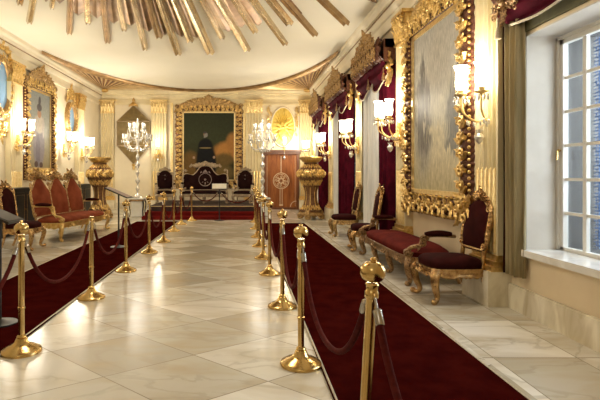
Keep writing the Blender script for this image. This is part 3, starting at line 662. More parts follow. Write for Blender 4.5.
# ------------------------------------------------------------------ sconces
def sconce(label, loc, rz, arms=3, power=1.0, first={}):
    """origin at the wall, at the height of the shades' middle"""
    if arms in first:
        q = dup(first[arms], loc, rz, label)
        if power != 1:
            for ch in [x for x in COL.objects if x.parent == q and x.type == 'LIGHT']: ch.data = ch.data.copy(); ch.data.energy = SCONCE_W*power
        return q
    r = thing('wall_sconce', label, 'sconce', loc, rz); mp = wm()
    b = MB(); orn(b, lambda u,v,w: mp(u, -.62+v, w+.01), .24, .42, 9, .014, 2, .02, 3); b.mbox(mp, -.05, .05, -.62, -.22, 0, .03); b.build('backplate', M['gold'], r)
    dirs = [(-.22,.24),(.22,.24),(0,.36)][:arms] if arms > 1 else [(0,.26)]
    drops = MB()
    for (du, dw) in dirs:
        b = MB(); pts = catmull([mp(0,-.38,.02), mp(du*.4,-.46,dw*.5), mp(du*.9,-.36,dw*.95), mp(du,-.24,dw), mp(du,-.18,dw)], 4); b.tube(pts, .011, 6)
        c = mp(du,-.18,dw); b.lathe([(.012,-.02),(.06,0),(.07,.012),(.03,.02),(.035,.06)], 12, c)
        b.build('arm', M['gold_pale'], r)
        b = MB(); b.lathe([(.030,-.13),(.050,-.11),(.058,-.04),(.050,.04),(.058,.10),(.078,.14)], 14, mp(du,0,dw)); b.f = b.f[:-2]; b.build('lamp_shade', M['shade'], r)
        for k in range(8):
            a = k*pi/4; drops.ball((c.x+.068*cos(a), c.y+.068*sin(a), c.z-.05), (.012,.012,.034), 6, 4)
        for k in range(5): drops.ball(tuple(mp(du*k/5,-.47-.02*(k%2),dw*k/5)), (.014,.014,.03), 6, 4)
    drops.lathe([(0,-.16),(.03,-.13),(.05,-.08),(.025,-.04),(.04,0)], 10, mp(0,-.55,.16)); drops.build('crystal_drops', M['crystal'], r)['kind'] = 'stuff'
    l = lamp('sconce_light', (0,0,0), SCONCE_W*power, WARM, .16); l.parent = r; l.location = mp(0, .06, .36)
    first[arms] = r; return r
G = 'wall sconces'
sconce('lit crystal sconce on right pilaster beyond the harbour painting', (XR-.13, 8.30, 2.43), RZ_R)
sconce('crystal sconce with lit shades on nearest right pilaster beside harbour painting', (XR-.02, 5.42, 2.39), RZ_R, 3, .75)
sconce('lit crystal sconce on right pilaster between second and third windows', (XR-.13, 11.28, 2.43), RZ_R)
sconce('lit crystal sconce on right pilaster between third and fourth windows', (XR-.13, 14.85, 2.43), RZ_R)
sconce('lit crystal sconce on last right pilaster, by the far corner', (XR-.13, 18.25, 2.43), RZ_R)
sconce('lit crystal sconce on left pilaster before the figure painting', (XL+.13, 11.95, 2.52), RZ_L)
sconce('lit crystal sconce on left wall between figure painting and far oval mirror', (XL+.13, 15.05, 2.48), RZ_L)
sconce('lit crystal sconce on left pilaster above the far gilt urn', (XL+.13, 16.75, 2.43), RZ_L)
sconce('lit crystal sconce below the oval mirror at left picture edge', (XL+.02, 10.4, 2.42), RZ_L)
sconce('lit crystal sconce on far wall pilaster left of the portrait', (-3.19, YB-.13, 2.52), 0, 1, .4)
sconce('lit crystal sconce on far wall under the oval plaque', (1.62, YB-.02, 2.62), 0, 1, .4)

# ------------------------------------------------------------------ curtains and pelmets
def drape(name, label, cat, y0, y1, z0, z1, x, mat, folds=5, amp=.05, waist=0., par=None):
    r = MB()
    def fn(i, j):
        z = z0+(z1-z0)*j; k = 1-waist*math.exp(-((z-1.25)/.5)**2); yc = y1 if waist > 0 else (y0+y1)/2
        y = yc+((y0+(y1-y0)*i)-yc)*k
        return V((x+amp*sin(2*pi*folds*i+.4*sin(3*j))+.02*sin(17*i+2*j), y, z))
    r.grid(fn, folds*12, 14)
    o = r.build(name, mat, solid=.006); return tag(o, label, cat)
drape('curtain', 'narrow olive-gold curtain hanging beside the nearest window', 'curtain', 4.78, 5.04, .36, 2.86, 2.68, M['olive_gold'], 3, .025)
drape('curtain', 'thin wine-red curtain edge behind the olive-gold curtain', 'curtain', 5.04, 5.10, .36, 2.86, 2.685, M['velvet_dark'], 1, .012)
drape('sheer_curtain', 'white sheer curtain at the second window behind armless chair', 'curtain', 9.44, 10.50, .12, 3.2, 2.60, M['sheer'], 6, .045)
drape('drape', 'wine-red drape at the second window beside the harbour painting', 'curtain', 8.72, 9.36, .12, 3.3, 2.64, M['velvet_wine'], 5, .07)
drape('drape', 'thin dark strip standing in for dark gap at far edge of second window', 'curtain', 10.60, 10.85, .12, 3.3, 2.66, M['velvet_dark'], 2, .04)  # dark cloth strip put in for the black gap beside the sheer
drape('sheer_curtain', 'white sheer curtain at the third window', 'curtain', 13.35, 14.2, .12, 3.2, 2.66, M['sheer'], 6, .05)
drape('drape', 'wine-red drape at the third window', 'curtain', 12.05, 13.25, .12, 3.3, 2.63, M['velvet_wine'], 6, .07)
drape('sheer_curtain', 'white sheer curtain at the fourth window near far corner', 'curtain', 16.85, 17.7, .12, 3.2, 2.66, M['sheer'], 5, .05)
drape('drape', 'wine-red drape at the fourth window behind right gilt urn', 'curtain', 15.55, 16.75, .12, 3.3, 2.63, M['velvet_wine'], 6, .07)
def pelmet(label, yc, W, z0, lining=False, ha=.26):
    r = thing('pelmet', label, 'pelmet', (XR, yc, z0), RZ_R); mp = wm()
    D = .15 if lining else .28
    b = MB()
    def top(i, j):
        u = (i-.5)*W; h = .62+.30*math.exp(-(u/(W*.22))**2)+.05*cos(u*14); lo = .26-.12*abs(2*i-1)**3+.03*cos(u*18)
        c = carve(u, lo+(h-lo)*j, 6, 2); return mp(u, lo+(h-lo)*j, D+.05*sin(pi*j)+.07*c-.10*(1-j)**3)
    b.grid(top, 90, 22); b.mbox(mp, -W/2, W/2, .45, .60, 0, D-.02); b.mbox(mp, -W/2, -W/2+.04, .2, .6, 0, D); b.mbox(mp, W/2-.04, W/2, .2, .6, 0, D)
    b.build('carved_board', M['bole'], r)
    b = MB(); running(b, mp, [(-W/2+.1,.38),(W/2-.1,.38)], .26, D+.12, 7, .65); running(b, mp, [(-W/2+.12,.58),(W/2-.12,.58)], .22, D+.13, 9, .65); running(b, mp, [(-W*.3,.76),(W*.3,.76)], .20, D+.10, 11, .65); b.build('foliage', M['bole_gold'], r)
    b = MB(); orn(b, lambda u,v,w: mp(u, .55+v, w+D+.05), 1.1, .5, 21, .03, 4, .03, 6); b.build('crest', M['bole_gold'], r)
    if lining:
        b = MB(); m2 = lambda u,v,w: mp(-W/2+.16+u, .06+v, w+D-.02)
        orn(b, m2, .34, .42, 23, .020, 3, .03, 5); leaf(b, m2, 0, .1, -pi/2, .2, .06, .02, .04, 4, .03); b.build('end_ornament', M['gold_dark'], r)
    for sg in (() if lining else (-1, 1)):
        b = MB(); m2 = lambda u,v,w: mp(sg*W/2+u, .06+v, w+D-.12)
        scroll(b, m2, 0, .05, .15, sg, 0, 1.6, .034, .03, 18); scroll(b, m2, -sg*.05, .3, .10, -sg, 0, 1.4, .024, .03)
        for k in range(5): leaf(b, m2, 0, 0, -pi/2+(k-2)*.5, .30, .06, .0, .04, 4, .04)
        b.ball(m2(0,.05,.06), .05, 8, 6); b.build('end_scroll', M['gold'], r)
    # swags: three scallops of gathered cloth with a fringe along the hem
    b = MB(); fr = MB(); n = 2
    def hem(i): return .02-ha*abs(sin(pi*n*i))**.8
    def sw(i, j): u = (i-.5)*(W-.06); v = .40+(hem(i)-.40)*j; return mp(u, v, D-.06+.05*sin(18*j+3*abs(sin(pi*n*i)))*(.3+j)*.6+.05*sin(pi*j))
    b.grid(sw, 84, 20); b.build('swag', M['velvet_wine'], r, solid=.008)
    fr.tube([tuple(sw(i/84, 1.0)) for i in range(85)], .013, 6); fr.build('fringe', M['fringe'], r)
    for i in (0., .5, 1.):
        t = MB(); u = (i-.5)*(W-.06); t.tube([mp(u,.10,D), mp(u,-.02,D)], .010, 6); t.lathe([(.0,.03),(.018,.025),(.02,.0),(.028,-.03),(.034,-.09),(.0,-.095)], 10, mp(u,-.03,D)); t.build('tassel', M['fringe'] if lining else M['gold_dark'], r)
    if lining:
        l = MB(); l.mbox(mp, -W/2+.05, W/2-.02, -.12, .45, .004, .03); l.build('lining', M['olive'], r, smooth=False)
    return r
pelmet('carved pelmet with wine-red swag and cream fringe over nearest window', 3.75, 2.72, 2.85, True, .09)
pelmet('carved pelmet with wine-red swag over second window beside harbour painting', 9.78, 2.15, 3.12)
pelmet('carved pelmet with wine-red swag over third window', 13.05, 2.5, 3.12)
pelmet('carved pelmet with wine-red swag over fourth window', 16.5, 2.3, 3.12)

# ------------------------------------------------------------------ carpets and dais
def carpet(label, x0, x1, y0, y1):
    b = MB(); h = .014
    b.grid(lambda i, j: V((x0+(x1-x0)*j+.010*sin(i*31+j)*(1 if j in (0,1) else 0), y0+(y1-y0)*i, h)), 60, 1)
    n = len(b.v)
    b.add([(x,y,.0015) for x,y,z in b.v], []); 
    for i in range(60):
        for (a, c) in ((0, 1),): pass
        b.f.append((2*i, 2*i+2, n+2*i+2, n+2*i)); b.f.append((2*i+1, n+2*i+1, n+2*i+3, 2*i+3))
    b.f.append((0, n, n+1, 1)); b.f.append((120, 121, n+121, n+120))
    o = b.build('carpet_runner', M['carpet'], smooth=False); tag(o, label, 'carpet')
    e = MB(); e.tube([(x0+.004, y0, .012), (x0+.004, y1, .012)], .008, 6); e.tube([(x1-.004, y0, .012), (x1-.004, y1, .012)], .008, 6); e.build('bound_edge', M['fringe'], o)
carpet('long dark red carpet runner along the right row of stanchions', .56, 1.72, -2.5, 13.75)
carpet('long dark red carpet runner along the left row of stanchions', -3.0, -1.80, 1.5, 14.2)
ds = thing('dais', 'low stepped dais with red-carpeted steps under the far sofa and armchairs', 'dais', (-1.22, 17.0, 0))
yb = YB-.3-17.0
b = MB(); b.box(-1.75, 1.65, -2.2, yb, 0, .10); b.build('step', M['dais_red'], ds, smooth=False)
b = MB(); b.box(-1.72, 1.62, -1.85, yb, .10, .20); b.build('step', M['dais_red'], ds, smooth=False)
b = MB(); b.box(-1.69, 1.59, -1.45, yb, .20, .36); b.build('top_platform', M['dais_dark'], ds, smooth=False)
b = MB(); b.box(-1.70, 1.60, -1.46, -1.40, .345, .362); b.build('nosing', M['gold_pale'], ds, smooth=False)

# ------------------------------------------------------------------ stanchions and ropes
def stanchion(label, loc):
    r = thing('stanchion', label, 'stanchion', loc, 0)
    b = MB(); b.lathe([(0,0),(.148,0),(.150,.012),(.142,.026),(.118,.034),(.108,.046),(.075,.056),(.050,.080),(.040,.105),(.030,.112)], 32); b.build('base', M['brass'], r)
    b = MB(); b.lathe([(.030,.110),(.036,.118),(.030,.128),(.0225,.134),(.0225,.33),(.027,.333),(.027,.345),(.0225,.348),(.0225,.60),(.0225,.83),(.027,.84)], 20); b.build('pole', M['brass'], r)
    b = MB(); b.lathe([(.024,.832),(.029,.838),(.029,.862),(.0245,.868),(.0245,.885),(.028,.892),(.0245,.898)], 20)
    for k in (1, 3):
        a = k*pi/2; c = V((.034*cos(a), .034*sin(a), .852)); t = V((-sin(a), cos(a), 0)); q = V((cos(a), sin(a), 0))
        b.tube([c+q*.010*cos(e*pi/4)+V((0,0,.012*sin(e*pi/4))) for e in range(8)], .0042, 5, True)
    b.build('collar', M['brass'], r)
    b = MB(); b.lathe([(.022,.905),(.030,.905),(.045,.917),(.0525,.936),(.0525,.956),(.045,.972),(.030,.984),(.013,.989),(.012,.994),(.016,.999),(.009,1.005),(.0,1.008)], 24, fn=lambda rr,z,a: rr*(1+.02*cos(12*a)) if .92 < z < .985 else rr); b.build('finial', M['brass'], r)
    return r
ordn = ['','first','second','third','fourth','fifth','sixth','seventh','eighth','ninth','tenth']
RPOS = [(.530,2.10),(.420,3.56),(.412,5.11),(.375,6.78),(.345,8.05),(.33,9.38),(.33,10.75),(.34,12.35),(.36,14.1)]
LPOS = [(-1.685,3.82),(-1.65,5.48),(-1.625,7.0),(-1.60,8.62),(-1.565,10.0),(-1.62,11.9),(-1.64,13.5),(-1.46,14.5)]
s0 = stanchion('brass stanchion nearest the camera, leaning, its base below the picture', (.497, 2.10, .006)); s0.rotation_euler = (0, radians(3.2), 0)
RS_ = [V((.545, 2.10, 0))]
for k, (x, y) in enumerate(RPOS[1:]):
    dup(s0, (x, y, .0), 0, '%s brass stanchion from the camera along the right carpet' % ordn[k+2] if k < 7 else 'last brass stanchion of the right row, beside the dais'); RS_.append(V((x, y, 0)))
for k, (x, y) in enumerate(LPOS):
    lb = '%s brass stanchion from the camera along the left carpet' % ordn[k+1]
    if k == 7: lb = 'last brass stanchion of the left row, in front of the dais'
    q = dup(s0, (x, y, .016 if False else .0), 0, lb)
    if k == 1:           # this one has lost its ball finial
        for ch in [c for c in COL.objects if c.parent == q and c.name.startswith('finial')]: bpy.data.objects.remove(ch)
        q['label'] = 'brass stanchion with missing ball finial, second along the left carpet'
def rope(label, a, b_, sag=.45, z=.85, mat='rope'):
    a, b_ = V((a[0],a[1],z)), V((b_[0],b_[1],z)); d = (b_-a).normalized(); a = a+d*.045; b_ = b_-d*.045
    pts = [];  n = 22; k = 2.2
    for i in range(n+1):
        t = i/n; s = 2*t-1; pts.append(a+(b_-a)*t+V((0,0,-sag*(1-(math.cosh(k*s)-1)/(math.cosh(k)-1)))))
    m = MB(); m.tube([p for p in pts[1:-1]], .0155, 8); o = tag(m.build('velvet_rope', M[mat]), label, 'rope')
    for i0, i1 in ((0, 2), (n, n-2)):
        e = MB(); e.tube([pts[i0], pts[i0]+(pts[i1]-pts[i0])*.22, pts[i0]+(pts[i1]-pts[i0])*.25, pts[i0]+(pts[i1]-pts[i0])*.52, pts[i0]+(pts[i1]-pts[i0])*.54], [.005,.006,.018,.018,.0155], 10); e.build('end_cap', M['steel'], o)
    return o
for k in range(len(RPOS)-1):
    rope('burgundy velvet rope between %s and %s stanchions of the right row' % (ordn[k+1], ordn[k+2]), RS_[k], RS_[k+1])
for k in range(len(LPOS)-1):
    rope('burgundy velvet rope between %s and %s stanchions of the left row' % (ordn[k+1], ordn[k+2]), LPOS[k], LPOS[k+1], .47)
dup(s0, (.60, .60, 0), 0, 'brass stanchion behind the camera at the right carpet'); dup(s0, (-1.72, 2.2, 0), 0, 'brass stanchion left of the picture at the left carpet')
rope('burgundy velvet rope hanging from nearest stanchion towards the camera', RS_[0], (.60,.60), .42)
rope('burgundy velvet rope running out of the picture at far left', LPOS[0], (-1.72,2.2), .42)

# information stands
def info_stand(label, loc, rz, H=1.0, tilt=.55, W=.30, L=.42, face='board'):
    r = thing('information_stand', label, 'stand', loc, rz)
    b = MB(); b.lathe([(0,0),(.15,0),(.15,.012),(.06,.022),(.025,.04)], 20); b.build('base', M['black_metal'], r)
    b = MB(); b.tube([(0,0,.02),(0,0,H-.02)], .016, 8); b.build('post', M['black_metal'], r)
    mp = lambda u,v,w: V((u, v*cos(tilt)-w*sin(tilt), H+v*sin(tilt)+w*cos(tilt)))
    b = MB(); b.mbox(mp, -W/2, W/2, -L/2, L/2, -.010, .010); b.build('tray', M['black_metal'], r, smooth=False)
    b = MB(); b.mbox(mp, -W/2+.02, W/2-.02, -L/2+.02, L/2-.02, .010, .014); b.build('sheet', M[face], r, smooth=False)
    return r
info_stand('black reading stand with sloping board on left carpet by the settee', (-2.27, 9.2, .015), radians(85), 1.0, .40, .32, .46)
info_stand('black reading stand with sloping board cut by left picture edge', (-2.18, 4.5, .015), radians(88), .98, .40, .30, .34, 'black_metal')
st = info_stand('slim black sign stand with white sheet in front of the sofa dais', (-.66, 14.6, 0), 0, 1.0, 1.1, .46, .20, 'paper')
rope('dark rope from left row to the sign stand before the dais', LPOS[-1], (-.66, 14.6), .26, .84, 'rope')
rope('dark rope from the sign stand to the right row before the dais', (-.66, 14.6), RPOS[-1], .30, .84, 'rope')

# ------------------------------------------------------------------ carved seat furniture (local front is -Y)
def superel(w, d, a, n=4.5):
    c, s = cos(a), sin(a); k = (abs(c)**n+abs(s)**n)**(-1/n); return w/2*c*k, d/2*s*k
def cabriole(mb, x, y, z, sx, sy, k=1.0):
    pts = catmull([(x, y, z), (x+sx*.035*k, y+sy*.035*k, z*.78), (x+sx*.015*k, y+sy*.015*k, z*.45), (x-sx*.012*k, y-sy*.012*k, z*.20), (x+sx*.01*k, y+sy*.01*k, z*.07), (x+sx*.04*k, y+sy*.04*k, .028)], 4)
    n = len(pts); rs = [(.040*(1-t)**1.2+.017+.012*max(0, t-.8)/.2)*k for t in [i/(n-1) for i in range(n)]]
    mb.tube(pts, rs, 8); mb.ball((x+sx*.045*k, y+sy*.045*k, .032), (.034*k,.034*k,.032), 8, 6)
    mp = lambda u,v,w: V((x+sx*(.045*k)+u, y+sy*(w+.045), z*.8+v)); scroll(mb, mp, 0, 0, .035*k, 1, 0, 1.2, .009*k, 0); leaf(mb, mp, 0, .02, -pi/2, z*.42, .03*k, -.01, .015, 3, 0)
def seat_piece(r, w, d, sh, vel, gold, cush=.085, apron=.085, nlegs=2, dome=.035):
    b = MB(); N_ = 48; rings = [(0.985, sh-cush), (1.0, sh-cush*.6), (1.0, sh-cush*.3), (.96, sh-.008), (.86, sh+dome*.4), (.5, sh+dome*.9), (.0, sh+dome)]
    b.grid(lambda i, j: V((*[q*rings[int(round(j*6))][0] for q in superel(w-.03, d-.03, 2*pi*i)], rings[int(round(j*6))][1])), N_, 6, True); b.build('seat', vel, r)
    b = MB(); zt = sh-cush+.008
    def ap(i, j):
        a = 2*pi*i; x, y = superel(w, d, a); pr = [(-.02,0),(.012,0),(.016,-.3),(.0,-.6),(.010,-.85),(.0,-1.),(-.02,-1.)][int(round(j*6))]
        L = sqrt(x*x+y*y); low = apron*(1+.30*cos(4*a*1.0)*0+.25*carve(x*1.5, y*1.5, 6, 6)); return V((x*(1+pr[0]/L), y*(1+pr[0]/L), zt+pr[1]*low))
    b.grid(ap, 96, 6, True)
    k = max(1, int(w/.6))
    for q in range(k):
        mp = lambda u,v,ww: V((-w/2+w*(q+.5)/k+u, -d/2-ww-.008, zt-apron*.95-.02+v)); orn(b, mp, .30, apron*1.15, 31, .010, 2, .008, 3)
    b.build('seat_frame', gold, r)
    for q in range(nlegs):
        x = -w/2+.055+(w-.11)*q/(nlegs-1); sx = -1 if q == 0 else (1 if q == nlegs-1 else 0)
        b = MB(); cabriole(b, x, -d/2+.05, zt-.03, sx, -1); b.build('leg', gold, r)
        b = MB(); b.tube(catmull([(x, d/2-.05, zt-.02), (x, d/2-.045, zt*.5), (x, d/2+.02, .023)], 4), [.028]*3+[.024]*3+[.021]*3, 8); b.build('leg', gold, r)
def back_outline(w, v0, v1, kind='arch'):
    a = w/2
    R = {'arch': [(0,v0),(.55*a,v0),(.90*a,v0+.02),(.98*a,v0+(v1-v0)*.35),(1.0*a,v0+(v1-v0)*.66),(.86*a,v0+(v1-v0)*.84),(.62*a,v0+(v1-v0)*.87),(.38*a,v0+(v1-v0)*.95),(0,v1)],
         'peak': [(0,v0),(.6*a,v0),(.95*a,v0+.02),(1.0*a,v0+(v1-v0)*.4),(.97*a,v0+(v1-v0)*.6),(.70*a,v0+(v1-v0)*.72),(.35*a,v0+(v1-v0)*.90),(0,v1)],
         'sofa': [(0,v0),(.5*a,v0),(.95*a,v0+.01),(1.0*a,v0+(v1-v0)*.35),(.98*a,v0+(v1-v0)*.58),(.84*a,v0+(v1-v0)*.66),(.60*a,v0+(v1-v0)*.60),(.42*a,v0+(v1-v0)*.70),(.24*a,v0+(v1-v0)*.92),(0,v1)]}[kind]
    P = R+[(-u,v) for u, v in reversed(R[1:-1])]
    return [(p.x, p.y) for p in catmull(P, 4, True)]
def back_piece(r, cx, w, d, v0, v1, kind, vel, gold, tilt=.16, th=.05, crest=.20, medallion=None, post=True, sh=.45, fr=.024):
    out = back_outline(w, v0, v1, kind); cv = (v0+v1)/2*.98
    mp = lambda u,v,ww: V((cx+u, d/2-.05-ww+(v-sh)*tilt, v))
    b = MB(); n = len(out)
    for sgn in (1, -1):
        b.grid(lambda i, j: mp(out[int(round(i*n)) % n][0]*j, cv+(out[int(round(i*n)) % n][1]-cv)*j, sgn*(.012+(th*.8 if sgn > 0 else .01)*(1-j**3))), n, 6, True)
    b.build('backrest', vel, r)
    b = MB(); b.tube([mp(u,v,0) for u,v in out], fr, 8, True)
    for sg in (-1, 1):
        if post: b.tube([mp(sg*w*.42, v0+.05, 0), mp(sg*w*.42, sh-.12, -.01)], [fr,fr*1.1], 8)
        scroll(b, mp, sg*w*.44, v0+(v1-v0)*.80, .055, sg, 0, 1.3, .014, .02); scroll(b, mp, sg*w*.44, v0+.05, .045, -sg, 0, 1.3, .012, .02)
        for k in range(4): leaf(b, mp, sg*w*.49, v0+(v1-v0)*(.12+.18*k), pi/2, .16, .025, .012, .02, 3, .01)
    b.build('back_frame', gold, r)
    if crest:
        b = MB(); orn(b, lambda u,v,ww: mp(u, v1-crest*.35+v, ww), w*.72, crest, 17, crest*.085, 3, .012, 5)
        orn(b, lambda u,v,ww: mp(u, v1-crest*.35+v, -ww-.01), w*.72, crest, 17, crest*.085, 2, .012, 3); b.build('crest', gold, r)
    if medallion:
        b = MB(); m2 = lambda u,v,ww: mp(u, medallion[0]+v, ww+th*.8); R = medallion[1]
        b.tube([m2(R*cos(a*pi/12), R*sin(a*pi/12), .0) for a in range(24)], R*.07, 5, True)
        for k in range(8): leaf(b, m2, R*.15*cos(k*pi/4), R*.15*sin(k*pi/4), k*pi/4, R*.7, R*.13, .0, .01, 2, 0)
        b.ball(m2(0,0,0), R*.2, 8, 6); orn(b, lambda u,v,ww: m2(u, R*1.0+v, ww), R*1.5, R*.6, 3, R*.05, 2, 0, 2); b.build('embroidered_medallion', M['silver'], r)
def arm_piece(r, x, d, sh, ah, vel, gold, sg, style='scroll'):
    m = lambda y, z: V((x, y, z))
    b = MB()
    pts = catmull([m(d/2-.04, ah), m(.12*d, ah+.012), m(-.08*d, ah+.005), m(-.18*d, ah-.035), m(-.15*d, ah-.10), m(-.27*d, sh+.065), m(-.43*d, sh+.035), m(-.50*d, sh-.04)], 5)
    b.tube(pts, [.022+.012*max(0, (i/len(pts)-.5)) for i in range(len(pts))], 8)
    mp = lambda u,v,w: V((x+sg*w, u, v)); 
    for w0 in (-1, 1):
        m3 = lambda u,v,w: V((x+w0*(w+.012), u, v)); scroll(b, m3, -.16*d, ah-.035, .05, 1, 0, 1.5, .016, 0); scroll(b, m3, -.47*d, sh-.01, .055, -1, 0, 1.4, .017, 0)
    leaf(b, lambda u,v,w: V((x+u, -.22*d-w, v)), 0, ah-.04, -pi/2, (ah-sh)*.8, .035, .0, .02, 4, .04)
    b.build('arm', gold, r)
    b = MB(); n = 12
    b.tube([m(d/2-.09-(.50*d)*i/n, ah+.025+.012*sin(pi*i/n)) for i in range(n+1)], [.012+.026*sin(pi*(.06+.88*i/n))**.35 for i in range(n+1)], 10); b.build('arm_pad', vel, r)
VR, VD, VW = M['velvet_red'], M['velvet_dark'], M['velvet_rust']
def side_chair(label, loc, rz, w=.56, d=.50, sh=.44, bh=1.06, vel=VD, gold=None, kind='arch', name='side_chair'):
    gold = gold or M['gold_chair']; r = thing(name, label, 'chair', loc, rz)
    seat_piece(r, w, d, sh, vel, gold); back_piece(r, 0, w*.92, d, sh+.10, bh, kind, vel, gold, sh=sh); return r
c1 = side_chair('nearest carved side chair with dark red seat below the harbour painting', (2.27, 5.47, 0), RZ_R+.05, .58, .60, .45, 1.10)
side_chair('dark red side chair at far end of backless bench, by second window', (2.19, 8.98, 0), RZ_R-.1, .54, .48)
side_chair('gilt side chair alone between bench and right gilt urn', (2.27, 11.1, 0), RZ_R, .58, .56, .44, 1.06, VD, M['gold_wear'])
side_chair('gilt chair with oval dark back at left picture edge', (-3.98, 9.1, 0), RZ_L, .60, .56, .47, 1.12, VD, M['gold_chair'], 'arch')
# backless bench with scrolled arms
bn = thing('bench', 'long backless red velvet bench with scrolled padded arms below harbour painting', 'bench', (2.32, 7.26, 0), RZ_R)
seat_piece(bn, 2.40, .64, .42, VR, M['gold_dark'], nlegs=4, dome=.05)
for sg in (-1, 1): arm_piece(bn, sg*1.17, .64, .42, .60, VD, M['gold_dark'], sg)
# triple-backed red settee on the left
ls = thing('settee', 'rust-red velvet settee with three peaked gilt-crested backs on the left', 'settee', (-3.77, 11.2, 0), radians(82))
seat_piece(ls, 2.35, .68, .45, VW, M['gold'], nlegs=3, dome=.05, apron=.10)
for k, cx in enumerate((-.735, 0, .735)): back_piece(ls, cx, .76, .68, .48, 1.30, 'peak', VW, M['gold_wear'], .18, .08, .30, sh=.45, fr=.020)
for sg in (-1, 1): arm_piece(ls, sg*1.13, .68, .45, .70, VD, M['gold'], sg)
# throne suite on the dais
GD = M['gold_dull']; VB = M['velvet_black']
sf = thing('sofa', 'wide dark velvet sofa with gilt crest and medallion on the dais', 'sofa', (-1.29, 17.2, .362), 0)
seat_piece(sf, 1.62, .72, .40, VB, GD, nlegs=3, apron=.09); back_piece(sf, 0, 1.58, .72, .44, 1.30, 'sofa', VB, GD, .14, .06, .24, (.80,.22), sh=.40, fr=.022)
for sg in (-1, 1): arm_piece(sf, sg*.78, .72, .40, .64, VB, GD, sg)
def armchair(label, loc, rz):
    r = thing('armchair', label, 'armchair', loc, rz); w, d = .66, .62
    seat_piece(r, w, d, .40, VB, GD); back_piece(r, 0, .56, d, .46, 1.14, 'arch', VB, GD, .14, .05, .18, (.82,.10), sh=.40)
    for sg in (-1, 1): arm_piece(r, sg*w*.47, d, .40, .62, VB, GD, sg)
    return r
armchair('dark velvet gilt armchair on the dais left of the sofa', (-2.62, 17.1, .362), .2)
armchair('dark velvet gilt armchair on the dais right of the sofa', (.05, 17.1, .362), -.2)

# black lacquer cabinets along the left wall
def cabinet(label, y0, y1):
    r = thing('cabinet', label, 'cabinet', (XL+.28, (y0+y1)/2, 0), RZ_L); W = y1-y0; mp = wm()
    b = MB(); b.mbox(mp, -W/2, W/2, .08, 1.0, -.23, .20); b.mbox(mp, -W/2+.04, W/2-.04, 0, .08, -.2, .16); b.build('carcass', M['black'], r, smooth=False)
    b = MB(); b.mbox(mp, -W/2-.02, W/2+.02, 1.0, 1.04, -.24, .23); b.build('cabinet_top', M['black'], r, smooth=False)
    n = 3
    for k in range(n):
        u0 = -W/2+.05+k*(W-.1)/n; u1 = u0+(W-.1)/n-.02
        d = MB(); d.mbox(mp, u0, u1, .14, .94, .20, .222); o = d.build('door', M['black'], r, smooth=False)
        d = MB(); d.tube([mp(u, v, .226) for u, v in ((u0+.06,.2),(u1-.06,.2),(u1-.06,.88),(u0+.06,.88))], .006, 5, True); d.build('moulding', M['gold_dark'], o)
        d = MB(); d.ball(mp(u1-.035,.55,.24), .016, 8, 6); d.build('knob', M['brass'], o)
cabinet('low black lacquer cabinet on left wall behind near end of settee', 10.35, 12.2)
cabinet('low black lacquer cabinet on left wall between settee and gilt urn', 14.4, 16.6)

